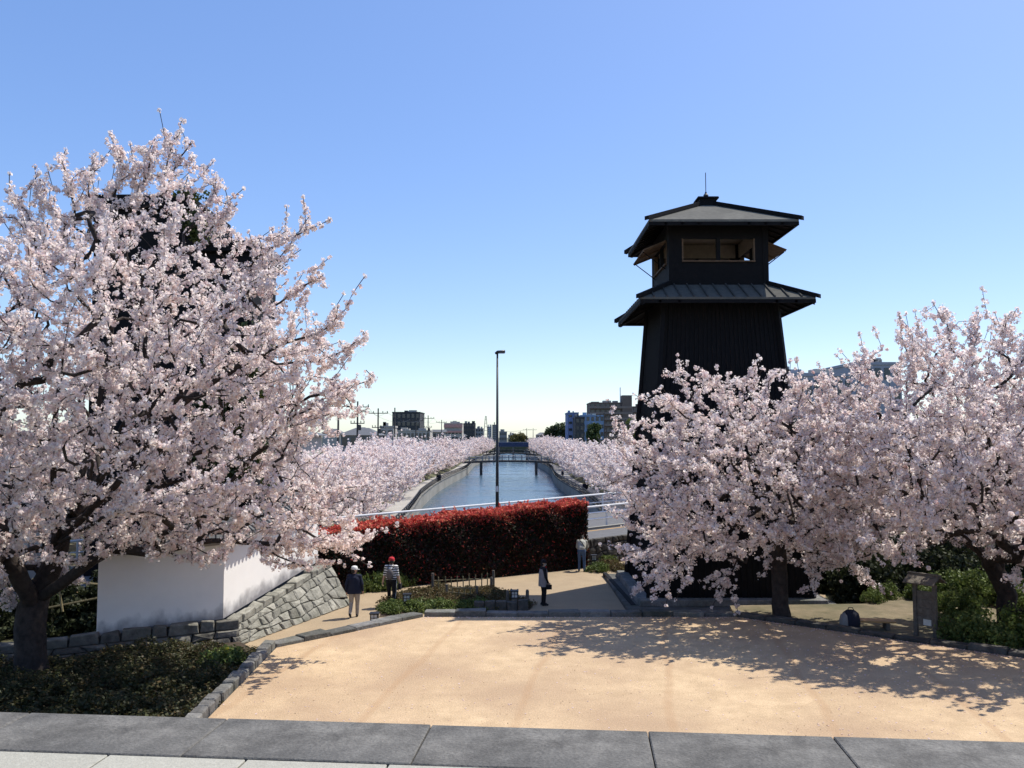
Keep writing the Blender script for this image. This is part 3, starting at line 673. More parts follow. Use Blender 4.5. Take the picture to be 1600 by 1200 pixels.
# cherry rows along the canal: three tree shapes, shared by all
def row_tree(seed, Rr, H, n, K, size, dens, prad):
    t = Tree(seed); rng = t.rng
    t.guide([(0, 0, -.2), (.1, 0, .9), (0, .1, 1.7)])
    for k in range(5):
        a = k * 1.257 + rng.uniform(-.3, .3); q = np.array([math.cos(a), math.sin(a), 0]); t.guide([(0, .1, 1.6), tuple(q * Rr * .35 + np.array([0, 0, 2.8])), tuple(q * Rr * .75 + np.array([0, 0, H * .62]))])
    T = unit(rng.normal(size=(n * 3, 3))) * rng.random((n * 3, 1)) ** (1 / 2.2); T *= np.array([Rr, Rr, H * .44]); T += np.array([0, 0, H * .56])
    ang = np.arctan2(T[:, 1], T[:, 0]); bumpy = .78 + .22 * np.sin(ang * 3 + seed) * np.cos(T[:, 2] * 1.3 + seed); k = np.hypot(T[:, 0], T[:, 1]) < Rr * bumpy; T = T[k][:n]
    root = np.array([0, 0, 1.5]); t.grow(T, root, step=.3); t.shoots(root, .5, .5, 1.5, .6); t.radii(.19)
    V, C = t.blossom(.03, dens, prad, K, size)
    tm = t.tubes(.014, (3, 4, 7)).mesh('trunk'); tm.materials.append(BARK); cm = quadmesh('crown', V, C); cm.materials.append(BLOSSOM)
    print('row tree quads', len(V)); return tm, cm
near_row = [row_tree(51 + i, 6.0, 6.3, 850, 9, .062, 8.0, .14) for i in range(2)]
far_row = [row_tree(61 + i, 6.0, 6.3, 400, 8, .11, 6.0, .23) for i in range(3)]
def place_row(tm, cm, loc, rz, sc, label, group):
    e = empty('cherry_tree', loc, label, 'tree', group, rz); e.scale = (sc, sc, sc * .98)
    for nm, me in (('trunk', tm), ('crown', cm)):
        o = bpy.data.objects.new(nm, me); COL.objects.link(o); o.parent = e
        if nm == 'crown': o['kind'] = 'stuff'
    return e
rr = random.Random(5)
ORD = ('nearest', 'second', 'third', 'fourth', 'fifth', 'sixth', 'seventh', 'eighth')
def row_label(side, i): return '%s cherry tree from the road in the row on the %s canal bank' % (ORD[i], side) if i < 8 else 'pale pink cherry tree in the far part of the %s bank row' % side
y = 64; i = 0
while y < 470:
    src = near_row if y < 120 else far_row
    tm, cm = src[i % len(src)]
    place_row(tm, cm, (Lb(y) - 4.7 + rr.uniform(-.7, .7), y, -1.6), rr.uniform(0, 6), rr.uniform(.68, 1.22), row_label('left', i), 'cherry row on the left canal bank')
    y += (6.8 + y * .006) * rr.uniform(.85, 1.5); i += 1
y = 67; i = 1
while y < 470:
    src = near_row if y < 120 else far_row
    tm, cm = src[i % len(src)]
    place_row(tm, cm, (Rb(y) + 4.9 + rr.uniform(-.7, .7), y, -1.6), rr.uniform(0, 6), rr.uniform(.68, 1.22), row_label('right', i - 1), 'cherry row on the right canal bank')
    y += (6.8 + y * .006) * rr.uniform(.85, 1.5); i += 1
for k, (x, y, s) in enumerate(((-19.5, 52, 1.0), (-24, 60, 1.05), (-26, 47, 1.1), (-27, 75, 1.0), (-21, 43, .9))):
    place_row(*near_row[k % 2], (x, y, -.1), k * 1.7, s, 'cherry tree in bloom behind the white wall before the canal row', 'cherry trees behind the white wall')
place_row(*near_row[0], (16.6, 19.6, TZ - .1), 1.1, .85, 'cherry tree at the right edge of the view, nearest the viewing deck', 'blossoming cherry trees near the tower and terrace')
for k, (x, y, s) in enumerate(((12.2, 56, 1.0), (17.5, 42, 1.12), (22, 36, 1.2), (25, 47, 1.15), (19, 58, 1.1), (29, 58, 1.2))):
    place_row(*near_row[(k + 1) % 2], (x, y, -.1), k * 2.1 + .5, s, 'cherry tree in bloom standing behind the black tower', 'cherry trees behind the tower')

# ------------------------------------------------------------------ black watch tower
TX, TY = 7.7, 32.5
tw = empty('watch_tower', (TX, TY, 0), 'tall black timber watch tower with two-tiered grey roof and propped shutters', 'tower')
def sq(h, z, dx=0): return [Vector((TX - h, TY - h, z)), Vector((TX + h, TY - h, z)), Vector((TX + h, TY + h, z)), Vector((TX - h, TY + h, z))]
MB().hexa(sq(3.75, -.05), sq(3.75, .14)).build('plinth_step', KERB, tw, bevel=.02)
MB().hexa(sq(3.3, .142), sq(3.25, .36)).build('plinth', KERB, tw, bevel=.02)
BH0, BH1, BZ0, BZ1 = 2.82, 1.98, .362, 11.25
MB().hexa(sq(BH0, BZ0), sq(BH1, BZ1)).build('tower_body', WOOD_BLACK, tw)
sides = [(0, 1), (1, 2), (2, 3), (3, 0)]
outn = [Vector((0, -1, 0)), Vector((1, 0, 0)), Vector((0, 1, 0)), Vector((-1, 0, 0))]
for k, (a, b) in enumerate(sides):
    B = sq(BH0, BZ0); T = sq(BH1, BZ1); m = MB(); n = 26
    for i in range(1, n):
        s = i / n; p0 = B[a].lerp(B[b], s); p1 = T[a].lerp(T[b], s); u = (B[b] - B[a]).normalized() * .028; o = outn[k] * .035
        m.hexa([p0 - u - outn[k] * .01, p0 - u + o, p0 + u + o, p0 + u - outn[k] * .01][::-1], [p1 - u - outn[k] * .01, p1 - u + o, p1 + u + o, p1 + u - outn[k] * .01][::-1])
    stuff(m.build('batten', WOOD_BLACK, tw))
for k in range(4):
    B = sq(BH0 + .05, BZ0)[k]; T = sq(BH1 + .05, BZ1)[k]; MB().tube([B, T], .12, 4).build('corner_post', WOOD_BLACK, tw)
# lower skirt roof
def roof(name, h0, z0, h1, z1, th, mat, par):
    E = sq(h0, z0); I = sq(h1, z1); out = []
    for k, (a, b) in enumerate(sides):
        q = [E[a], E[b], I[b], I[a]]; o = MB().hexa([p - Vector((0, 0, th)) for p in q], q).build(name, mat, par); out.append(o)
        # dark boarding under the slope and a fascia board at its edge
        q2 = [p - Vector((0, 0, th + .006)) for p in q]; c = sum(q2, Vector()) / 4; q2 = [p + (c - p) * .01 for p in q2]
        MB().hexa([p - Vector((0, 0, .05)) for p in q2], q2).build('soffit', WOOD_BLACK, o)
        d = (E[b] - E[a]).normalized()
        MB().box((E[a] + E[b]) / 2 - outn[k] * .03 - Vector((0, 0, th + .05)), (2 * h0 + .02 if k % 2 == 0 else .06, 2 * h0 - .1 if k % 2 else .06, .13)).build('fascia', WOOD_BLACK, o)
        # rafters
        n = 9
        for i in range(1, n):
            s = i / n; p0 = E[a].lerp(E[b], s); p1 = I[a].lerp(I[b], s); lift = Vector((0, 0, th + .1))
            m = MB(); u = d * .045; m.hexa([p0 - u - lift, p0 + u - lift, p1 + u - lift, p1 - u - lift], [p0 - u - lift + Vector((0, 0, .09)), p0 + u - lift + Vector((0, 0, .09)), p1 + u - lift + Vector((0, 0, .09)), p1 - u - lift + Vector((0, 0, .09))]).build('rafter', WOOD_BLACK, o)
    for k in range(4):
        A = E[k] + (E[k] - I[k]).normalized() * .16; Bp = I[k]; d = (A - Bp).normalized(); sdv = Vector((-d.y, d.x, 0)).normalized() * .09
        m = MB(); m.hexa([A - sdv, A + sdv, Bp + sdv, Bp - sdv], [p + Vector((0, 0, .15)) for p in (A - sdv, A + sdv, Bp + sdv, Bp - sdv)]); m.build('hip_ridge', WOOD_BLACK, par)
        m = MB(); lo = Vector((0, 0, -th - .2)); A2 = E[k] + (I[k] - E[k]) * .04; m.hexa([A2 - sdv + lo, A2 + sdv + lo, Bp + sdv + lo, Bp - sdv + lo], [p + Vector((0, 0, .16)) for p in (A2 - sdv + lo, A2 + sdv + lo, Bp + sdv + lo, Bp - sdv + lo)]); m.build('hip_rafter', WOOD_BLACK, par)
    return out
SEAM = M('seam_metal', (.075, .074, .07), (.055, .054, .05), 6, .9, spec=.05)
skirt = roof('skirt_roof', 3.12, 10.98, 1.84, 11.66, .09, M('shaded_skirt_metal', (.115, .113, .10), (.085, .083, .075), 5, .95, .2, 25, spec=.05), tw)  # darker than the main roof: shade of the upper eave put into the colour
for k, (a, b) in enumerate(sides):
    E = sq(3.12, 10.98); d = (E[b] - E[a]).normalized()
    n = 13
    for i in range(1, n):
        s = i / n; x = -3.12 + 6.24 * s; top = 1.0 if abs(x) < 1.84 else (3.12 - abs(x)) / 1.28
        mid = (E[a] + E[b]) / 2 + d * x; p0 = mid + Vector((0, 0, .0)); p1 = mid - outn[k] * 1.28 * top + Vector((0, 0, .68 * top)); u = d * .022
        MB().hexa([p0 - u, p0 + u, p1 + u, p1 - u], [q + Vector((0, 0, .06)) for q in (p0 - u, p0 + u, p1 + u, p1 - u)]).build('seam', SEAM, skirt[k])
# look-out room
LINING = M('brightened_timber_lining', (.46, .385, .32), (.36, .30, .25), 5, .8, .2, 20)  # timber colour lifted so the dim room looks lit through its windows
UH = 1.84; UZ0, UZ1 = 11.0, 14.05; WZ0, WZ1 = 12.52, 13.40; WX = 1.36; th = .12
MB().hexa(sq(UH - .02, 11.2), sq(UH - .02, 11.75)).build('room_floor', WOOD_BROWN, tw)
for k in range(4):
    rot = Matrix.Rotation(k * math.pi / 2, 3, 'Z'); o = Vector((TX, TY, 0))
    def pc(name, c, d, mat, par=tw):
        return MB().box(o + rot @ Vector(c), d, rot=rot).build(name, mat, par)
    y0 = -UH + th / 2
    wl = pc('room_wall', (0, y0, (11.4 + WZ0) / 2), (2 * UH - .3, th, WZ0 - 11.4), WOOD_BLACK)
    pc('lintel', (0, y0, (WZ1 + UZ1) / 2), (2 * UH - .3, th, UZ1 - WZ1), WOOD_BLACK)
    pc('inner_lining', (0, y0 + th / 2 + .02, (11.8 + WZ0 - .02) / 2), (2 * UH - .5, .03, WZ0 - 11.84), LINING)
    pc('upper_lining', (0, y0 + th / 2 + .02, 13.7), (2 * UH - .5, .03, .56), LINING)
    for sx in (-1, 1):
        pc('jamb_wall', (sx * (WX + (UH - .15 - WX) / 2), y0, (WZ0 + WZ1) / 2), (UH - .15 - WX, th, WZ1 - WZ0), WOOD_BLACK)
    pc('corner_post', (-UH + .08, -UH + .08, (11.4 + UZ1) / 2), (.2, .2, UZ1 - 11.4), WOOD_BLACK)
    pc('mullion', (0, y0, (WZ0 + WZ1) / 2), (.14, th + .02, WZ1 - WZ0), WOOD_BLACK)
    fr = pc('window_sill', (0, y0 - .03, WZ0 + .02), (2 * WX, th + .1, .05), WOOD_BROWN, wl)
    for sx in (-1, 1): pc('window_frame', (sx * (WX - .025), y0, (WZ0 + WZ1) / 2 + .02), (.05, th + .03, WZ1 - WZ0 - .05), WOOD_BROWN, wl)
    # propped shutter
    if k == 0: continue
    ln = .92; an = R(22); c0 = Vector((0, -UH - .02, WZ1 + .04)); dv = Vector((0, -math.cos(an), -math.sin(an))); nv = Vector((0, -math.sin(an), math.cos(an)))
    a0, a1 = c0, c0 + dv * ln; xx = Vector((WX, 0, 0)); q = [a0 - xx, a0 + xx, a1 + xx, a1 - xx]
    sh = MB().hexa([o + rot @ (p - nv * .03) for p in q[::-1]], [o + rot @ (p + nv * .01) for p in q[::-1]]).build('shutter', WOOD_BROWN, tw)
    for sx in (-.98, .98, 0):
        p = a0 + Vector((sx * WX * .97, 0, 0)) - nv * .05; r_ = p + dv * ln
        MB().tube([o + rot @ p, o + rot @ r_], .03, 4).build('shutter_batten', WOOD_BROWN, sh)
    for sx in (-.8, .8):
        MB().tube([o + rot @ (a1 + Vector((sx * WX, 0, 0)) - nv * .04), o + rot @ Vector((sx * WX, -UH - .01, WZ0 - .12))], .02, 5).build('prop_rod', WOOD_BLACK, sh)
MB().hexa(sq(UH - .13, 14.0), sq(UH - .13, 14.08)).build('ceiling', LINING, tw)
roof('main_roof', 2.72, 13.9, .26, 15.12, .10, SHINGLE, tw)
MB().hexa(sq(.33, 15.02), sq(.33, 15.36)).build('roof_cap', WOOD_BLACK, tw)
MB().hexa(sq(.42, 15.362), sq(.40, 15.43)).build('cap_lid', WOOD_BLACK, tw)
MB().lathe((TX, TY, 15.42), [(.05, 0), (.05, .06), (.10, .12), (.10, .17), (.05, .23), (.03, .3)], 10).build('finial', DARK_METAL, tw)
MB().tube([(TX, TY, 15.7), (TX, TY, 16.5)], .016, 6).build('lightning_rod', DARK_METAL, tw)

# ------------------------------------------------------------------ dark ivy-clad tower behind the left cherry
dtw = empty('dark_tower', (-14.5, 34, 0), 'dark stepped timber tower with ivy behind the left cherry tree', 'tower')
def bx(name, x0, x1, y0, y1, z0, z1, mat, par, bev=0): return MB().box(((x0 + x1) / 2, (y0 + y1) / 2, (z0 + z1) / 2), (x1 - x0, y1 - y0, z1 - z0)).build(name, mat, par, bevel=bev)
bx('tower_block', -16.9, -12.75, 33.2, 37.4, 0, 15.2, WOOD_BLACK, dtw)
bx('roof_slab', -17.2, -12.95, 32.9, 37.8, 15.2, 15.75, WOOD_BLACK, dtw, .03)
bx('side_block', -12.745, -10.6, 33.5, 37.0, 0, 13.5, WOOD_BLACK, dtw)
bx('side_roof', -12.74, -10.4, 33.2, 37.3, 13.5, 13.95, WOOD_BLACK, dtw, .03)
bx('vent_panel', -11.9, -11.45, 33.42, 33.49, 11.4, 12.3, M('grey_green_panel', (.22, .24, .18), (.16, .18, .13), 4), dtw)
MB().tube([(-12.6, 33.1, 14), (-12.6, 33.1, 14.9)], .07, 8).build('vent_pipe', DARK_METAL, dtw)
rng = np.random.default_rng(77)
IVY = [(.05, .075, .022), (.075, .10, .03), (.12, .12, .035), (.035, .05, .02)]
c = np.vstack([np.c_[rng.normal(-10.5, .35, 170), rng.normal(33.6, .3, 170), rng.uniform(5, 10.5, 170)], np.c_[rng.normal(-12.7, .25, 30), rng.normal(33.1, .2, 30), rng.uniform(13.9, 15.0, 30)], np.c_[rng.normal(-13.2, .4, 12), rng.normal(33.1, .2, 12), rng.uniform(15.7, 16.0, 12)], np.c_[rng.normal(-11.5, .6, 160), rng.normal(33.3, .15, 160), rng.uniform(1, 9, 160)]])
V, C = puffs(c, .3, 26, .07, IVY, rng); stuff(link('ivy', quadmesh('ivy', V, C), LEAF, dtw))

# timber-framed white wall glimpsed left of the shaded plaster wall
gw = empty('timber_framed_wall', (-16, 27, 0), 'white wall panels between dark posts at the far left edge', 'wall')
for x in (-22, -19.6, -17.3, -15.05): bx('post', x - .16, x + .16, 27.2, 27.5, 0, 3.6, WOOD_BLACK, gw)
for x0, x1 in ((-21.84, -19.76), (-19.44, -17.46), (-17.14, -15.21)): bx('panel', x0, x1, 27.28, 27.42, .5, 3.3, PLASTER, gw)
bx('beam', -22.3, -14.8, 27.15, 27.55, 3.6, 3.85, WOOD_BLACK, gw); bx('sill', -22, -14.9, 27.22, 27.48, .2, .5, STONE_DARK, gw)
bf = empty('bamboo_trellis', (-13.2, 25.2, 0), 'leaning bamboo poles in the dark gap beside the white wall', 'poles')
for a, b in (((-14.4, 25.3, 1.75), (-12.1, 25.4, 1.55)), ((-13.7, 25.3, 2.0), (-13.4, 25.2, .8)), ((-14.4, 25.3, .8), (-12.0, 25.5, 1.25)), ((-13.9, 25.6, 0), (-14.0, 25.6, 2.2))):
    MB().tube([a, b], .03, 6).build('pole', BAMBOO, bf)

# ------------------------------------------------------------------ red hedge
HA, HB = Vector((-9.0, 30.87, 0)), Vector((3.5, 38.75, 0)); hd = (HB - HA).normalized(); hn = Vector((hd.y, -hd.x, 0)); HL = (HB - HA).length; HT = 1.35
def hz(s): return 2.28 + .052 * s + .05 * math.sin(s * 1.7) + .04 * math.sin(s * 4.1)
hg = empty('hedge', HA.lerp(HB, .5), 'long clipped hedge with bright red new leaves on top', 'hedge')
core = [HA - hn * .18, HB - hn * .18 - hd * .15, HB - hn * (HT - .18) - hd * .15, HA - hn * (HT - .18)]
MB().hexa(core, [core[0] + Vector((0, 0, 2.17)), core[1] + Vector((0, 0, 2.85)), core[2] + Vector((0, 0, 2.85)), core[3] + Vector((0, 0, 2.17))]).build('twig_mass', M('hedge_twigs', (.02, .013, .010), (.01, .007, .006), 8), hg)
rng = np.random.default_rng(9)
def hedge_leaves():
    n1, n2, n3 = 40000, 30000, 5000
    s = rng.uniform(0, HL, n1); q = rng.random(n1); z = q * np.array([hz(a) for a in s]); o = np.abs(rng.normal(0, .10, n1)) - .05 + .05 * np.sin(s * 2.3 + z * 3)
    P = np.array(HA) + s[:, None] * np.array(hd) - o[:, None] * np.array(hn); P[:, 2] = z; hgt1 = np.array([hz(a) for a in s]) - z
    s2 = rng.uniform(0, HL, n2); o2 = rng.uniform(0, HT, n2); z2 = np.array([hz(a) for a in s2]) - np.abs(rng.normal(0, .09, n2)) + .06 * np.sin(s2 * 5 + o2 * 4)
    P2 = np.array(HA) + s2[:, None] * np.array(hd) - o2[:, None] * np.array(hn); P2[:, 2] = z2
    o3 = rng.uniform(0, HT, n3); z3 = rng.random(n3) * hz(HL); P3 = np.array(HB) - np.abs(rng.normal(0, .1, n3))[:, None] * np.array(hd) - o3[:, None] * np.array(hn); P3[:, 2] = z3
    # sprigs standing above the clip line
    k = 260; s4 = rng.uniform(0, HL, k); o4 = rng.uniform(0, HT, k); sp = np.array(HA) + s4[:, None] * np.array(hd) - o4[:, None] * np.array(hn); sp[:, 2] = np.array([hz(a) for a in s4])
    P4 = np.repeat(sp, 9, 0); P4[:, 2] += np.tile(np.linspace(0, .22, 9), k) * np.repeat(rng.random(k), 9); P4 += rng.normal(size=P4.shape) * .025
    P = np.vstack([P, P2, P3, P4]); top = np.concatenate([hgt1, np.full(n2, .0), hz(HL) - z3, np.zeros(len(P4))])
    red = rng.random(len(P)) < np.clip(1.42 - 1.75 * top ** .5, .035, 1)
    nw = len(P); d = unit(rng.normal(size=(nw, 3)) + np.array([.2, -.4, .7])); t = unit(np.cross(d, rng.normal(size=(nw, 3)))); b = np.cross(d, t); sz = rng.uniform(.028, .055, (nw, 1))
    f = d * sz * .4; V = np.stack([P + t * sz * 1.6 + f, P + b * sz * .7, P - t * sz * 1.6 + f, P - b * sz * .7], 1)
    rp = np.array([(.58, .07, .06), (.70, .13, .09), (.48, .05, .045), (.60, .22, .12)]); gp = np.array([(.026, .024, .012), (.036, .015, .013), (.02, .03, .013), (.07, .02, .016)])
    C = np.where(red[:, None], rp[rng.integers(0, 4, nw)], gp[rng.integers(0, 4, nw)]) * rng.uniform(.7, 1.15, (nw, 1))
    return V, C
V, C = hedge_leaves(); stuff(link('leaves', quadmesh('leaves', V, C), LEAF, hg))

# ------------------------------------------------------------------ shrubs and ground cover
def bush_mesh(seed, rx, ry, h, n, leaf, pal, K=22):
    rng = np.random.default_rng(seed); d = unit(rng.normal(size=(n, 3))); d[:, 2] = np.abs(d[:, 2]); r = rng.random((n, 1)) ** .33
    lump = 1 + .2 * np.sin(d[:, :1] * 5 + seed) * np.cos(d[:, 1:2] * 4 - seed)
    c = d * r * lump * np.array([rx, ry, h]) + np.array([0, 0, .06])
    V, C = puffs(c, .16 * min(rx, 1) + .03, K, leaf, pal, rng, jit=.9, aspect=1.5)
    V[:, :, 2] = np.maximum(V[:, :, 2], .01)
    m = quadmesh('foliage', V, C); m.materials.append(LEAF)
    mb = MB()
    for k in range(9):
        a = rng.uniform(0, 6.28); e = (math.cos(a) * rx * .6, math.sin(a) * ry * .6, h * rng.uniform(.5, .85)); mb.tube([(0, 0, -.03), (e[0] * .4, e[1] * .4, e[2] * .55), e], [.018, .012, .006], 4, cap=False)
    sm = mb.mesh('stem'); sm.materials.append(BARK); return m, sm
def bush(meshes, loc, rz, sc, name, label, cat='shrub', group=None):
    e = empty(name, loc, label, cat, group, rz); e.scale = sc if hasattr(sc, '__len__') else (sc, sc, sc)
    for nm, me in zip(('foliage', 'stem'), meshes):
        o = bpy.data.objects.new(nm, me); COL.objects.link(o); o.parent = e
        if nm == 'foliage': o['kind'] = 'stuff'
    return e
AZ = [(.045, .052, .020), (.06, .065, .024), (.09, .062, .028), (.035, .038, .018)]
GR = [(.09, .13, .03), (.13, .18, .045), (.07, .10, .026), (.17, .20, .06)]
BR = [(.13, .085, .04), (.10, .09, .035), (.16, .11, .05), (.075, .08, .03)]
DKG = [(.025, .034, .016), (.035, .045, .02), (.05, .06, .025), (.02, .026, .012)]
az = [bush_mesh(100 + i, .75, .75, .62, 130, .026, AZ) for i in range(3)]
gr = [bush_mesh(110 + i, .8, .8, .8, 130, .034, GR) for i in range(2)]
low = [bush_mesh(120, .55, .55, .26, 80, .024, BR), bush_mesh(121, .55, .55, .30, 80, .028, GR)]
dkb = [bush_mesh(130, 1.2, 1.2, 1.9, 220, .05, DKG), bush_mesh(131, 1.3, 1.1, 1.6, 200, .05, DKG)]
rr = random.Random(8)
pb = sheet('planting_bed', [(p[0], p[1]) for p in (TER[0], TER[1], TER[2], K + fn_ * .15, F0 + fn_ * .15, (-18, 16))], .15, SOIL)
bedpoly = [(TER[1][0] - .5, TER[1][1] - .3), (TER[2][0] - .6, TER[2][1] - .2), (K.x - .3, K.y - 1.5), (F0.x, F0.y - 1.4), (-16.5, 17), (-9, 15.5)]
n = 0; tries = 0; placed = []
while n < 58 and tries < 4000:
    tries += 1; x, y = rr.uniform(-16, -6.5), rr.uniform(15.6, 24)
    if not inpoly(np.array([x]), np.array([y]), bedpoly)[0] or any((x - a) ** 2 + (y - b) ** 2 < .75 ** 2 for a, b in placed): continue
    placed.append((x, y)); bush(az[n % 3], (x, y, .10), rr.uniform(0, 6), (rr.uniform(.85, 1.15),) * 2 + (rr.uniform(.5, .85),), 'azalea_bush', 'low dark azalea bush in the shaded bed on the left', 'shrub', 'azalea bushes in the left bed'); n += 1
gb = G(352, 1062); bush(low[1], (gb.x, gb.y, .35), 0, 1.0, 'green_shrub', 'bright green leafy shrub with a yellow flower among the dark azaleas')
yl = MB().lathe((gb.x + .1, gb.y - .2, .78), [(.01, 0), (.05, .02), (.045, .05), (.01, .06)], 7).build('flower', M('yellow_petal', (.75, .6, .05)))
tag(yl, 'single small yellow flower above the azalea bed', 'flower')

# middle bed between terrace and path
mb_poly = [(p.x, p.y) for p in (G(592, 965), G(660, 957), G(740, 954), G(828, 953), G(835, 944), G(772, 925), G(680, 922), G(622, 936), G(600, 950))]
sheet('planting_bed', mb_poly, .010, SOIL)
hb_poly = [(p.x, p.y) for p in (G(545, 928), G(610, 922), G(690, 906), G(700, 898), G(600, 905), G(530, 915))]
sheet('planting_bed', hb_poly, .009, SOIL)
def scatter(poly, n, fn, seed, mind):
    r = random.Random(seed); xs = [p[0] for p in poly]; ys = [p[1] for p in poly]; out = []; t = 0
    while len(out) < n and t < 6000:
        t += 1; x, y = r.uniform(min(xs), max(xs)), r.uniform(min(ys), max(ys))
        if inpoly(np.array([x]), np.array([y]), poly)[0] and edgedist(np.array([x]), np.array([y]), poly)[0] > .22 and all((x - a) ** 2 + (y - b) ** 2 > mind ** 2 for a, b in out): out.append((x, y)); fn(x, y, r)
def midbush(x, y, r):
    u = 800 + 1300 * x / y
    if y < 29.7 and u < 760: bush(low[1], (x, y, 0), r.uniform(0, 6), r.uniform(.7, 1.0), 'green_ground_plant', 'bright green leafy plant along the terrace kerb by the lanterns', 'plant', 'green plants behind the kerb')
    else: bush(low[0], (x, y, 0), r.uniform(0, 6), r.uniform(.7, 1.1), 'low_shrub', 'low brownish shrub in the bed inside the bamboo fence', 'shrub', 'brown shrubs in the fenced bed')
scatter(mb_poly, 46, midbush, 4, .42)
scatter(hb_poly, 26, lambda x, y, r: bush(low[r.choice((0, 1, 1))], (x, y, 0), r.uniform(0, 6), (r.uniform(.8, 1.1),) * 2 + (r.uniform(1.2, 2.0),), 'border_plant', 'grassy plant at the foot of the red hedge', 'plant', 'plants at the hedge foot'), 6, .4)
# plants by the tower and the far lantern
for u, v, s in ((935, 893, .8), (952, 888, .9), (968, 892, .8), (945, 880, .8)):
    p = G(u, v); bush(low[1] if u < 950 else low[0], p, u, s * 1.2, 'border_plant', 'small shrub beside the lantern post at the hedge end', 'shrub', 'shrubs at the hedge end')
# right: green shrubs under the tree
for k, (u, v, s) in enumerate(((1510, 1000, .9), (1545, 1010, .8), (1600, 1005, 1.0), (1500, 965, 1.0), (1525, 935, 1.1), (1570, 945, 1.0), (1625, 960, 1.2), (1490, 930, 1.0), (1660, 1010, 1.1), (1460, 930, .9), (1690, 960, 1.2))):
    p = G(u, v, TZ - .05); bush(gr[k % 2], p, k * 1.3, s, 'green_shrub', 'leafy green shrub under the right cherry tree beyond the kerb', 'shrub', 'green shrubs on the right')
for k, (u, v, s) in enumerate(((1345, 920, 1.1), (1385, 915, 1.25), (1425, 912, 1.2), (1310, 915, .9))):
    p = G(u, v); bush(gr[k % 2], p, k * 1.9, s * 1.15, 'green_shrub', 'yellow-green shrub behind the notice board', 'shrub', 'shrubs behind the notice board')
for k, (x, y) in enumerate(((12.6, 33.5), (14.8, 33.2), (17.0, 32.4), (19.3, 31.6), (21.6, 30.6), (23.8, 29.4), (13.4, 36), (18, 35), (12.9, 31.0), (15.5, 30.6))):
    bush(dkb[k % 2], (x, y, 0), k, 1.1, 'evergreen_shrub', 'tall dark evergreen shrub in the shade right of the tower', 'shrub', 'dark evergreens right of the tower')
for k, (x, y, sc_) in enumerate(((12.9, 29.2, .6), (14.0, 29.0, .7), (15.2, 29.3, .8), (16.5, 29.1, .75), (17.8, 29.2, .85), (12.2, 28.5, .5), (19.2, 29.0, .8), (14.6, 28.3, .45))):
    bush(gr[k % 2], (x, y, TZ - .06), k * 2.3, sc_, 'green_shrub', 'small green shrub at the back edge of the bank beneath the dark evergreens', 'shrub', 'small shrubs on the back of the bank')
for k, (x, y) in enumerate(((-14.2, 26.4), (-12.6, 26.6), (-11.2, 27.4), (-15.8, 25.6), (-9.9, 29.5), (-17.6, 25.8))):
    bush(dkb[k % 2], (x, y, 0), k + 2, .95, 'evergreen_shrub', 'dark evergreen shrub behind the white wall on the left', 'shrub', 'dark evergreens behind the white wall')

# ------------------------------------------------------------------ lanterns, fences, posts
def lantern(loc, label, rz=0, s=.25, base=.0, post=None):
    e = empty('garden_lantern', loc, label, 'lantern', 'garden lanterns along the path')
    z = loc[2]; x, y = loc[0], loc[1]
    if post: MB().box((x, y, z + post / 2), (.2, .2, post)).build('stone_post', KERB, e, bevel=.02); z += post
    else: MB().box((x, y, z + .05), (.18, .18, .1)).build('foot', DARK_METAL, e); z += .1
    h = s / 2; t = .022
    for sx in (-1, 1):
        for sy in (-1, 1): MB().box((x + sx * (h - t / 2), y + sy * (h - t / 2), z + s / 2), (t, t, s)).build('frame_post', DARK_METAL, e)
    MB().box((x, y, z + s + .015), (s + .05, s + .05, .03)).build('lid', DARK_METAL, e); MB().box((x, y, z - .0), (s + .02, s + .02, .024)).build('base', DARK_METAL, e)
    for k in range(4):
        r = Matrix.Rotation(k * math.pi / 2, 3, 'Z'); c = Vector((x, y, z + s / 2 + .005))
        for i in (-1, 1):
            for j in (-1, 1): MB().box(c + r @ Vector((i * s * .22, -h + .02, j * s * .22)), (s * .36, .008, s * .36), rot=r).build('pane', PANE_WHITE, e)
        for d_ in ((.016, .014, s - .01), (s - .04, .014, .016)): MB().box(c + r @ Vector((0, -h + .012, 0)), d_, rot=r).build('glazing_bar', DARK_METAL, e)
    return e
lantern(G(585, 976), 'low square lantern with white panes nearest the kerb and path')
p = G(636, 950); lantern((p.x, p.y, .0), 'square lantern with white panes among the shrubs', post=.22)
p = G(804, 953); lantern((p.x, p.y, 0), 'dark square lantern on a stone post between short wooden posts', s=.23, post=.42)
p = G(928, 890); lantern((p.x, p.y, 0), 'small lantern on a stone post at the right end of the red hedge', s=.22, post=.42)

def bamboo_fence(A, B, h, label, n, posts=True, rails=(.35, .75), jit=0):
    r = random.Random(int(A.x * 100)); e = empty('bamboo_fence', A, label, 'fence'); d = B - A
    if posts:
        for q in (A, B): MB().tube([q + Vector((0, 0, -.05)), q + Vector((0, 0, h * 1.12))], .05, 8).build('post', WOOD_GREY, e)
    for z in rails: MB().tube([A + Vector((0, 0, h * z)), B + Vector((0, 0, h * z + r.uniform(-.04, .02)))], .016, 6).build('rail', BAMBOO, e)
    for i in range(1, n): q = A + d * (i / n); MB().tube([q + Vector((0, 0.02, 0)), q + Vector((r.uniform(-.02, .02), .02, h * r.uniform(.85, 1.02)))], .024, 6).build('picket', BAMBOO, e)
bamboo_fence(G(676, 931), G(771, 926), .76, 'low bamboo fence of thin upright pickets beside the path', 10)
bamboo_fence(G(698, 938), G(745, 941), .52, 'short front bamboo fence panel lower than the picket fence', 5, rails=(.25, .6, .9))
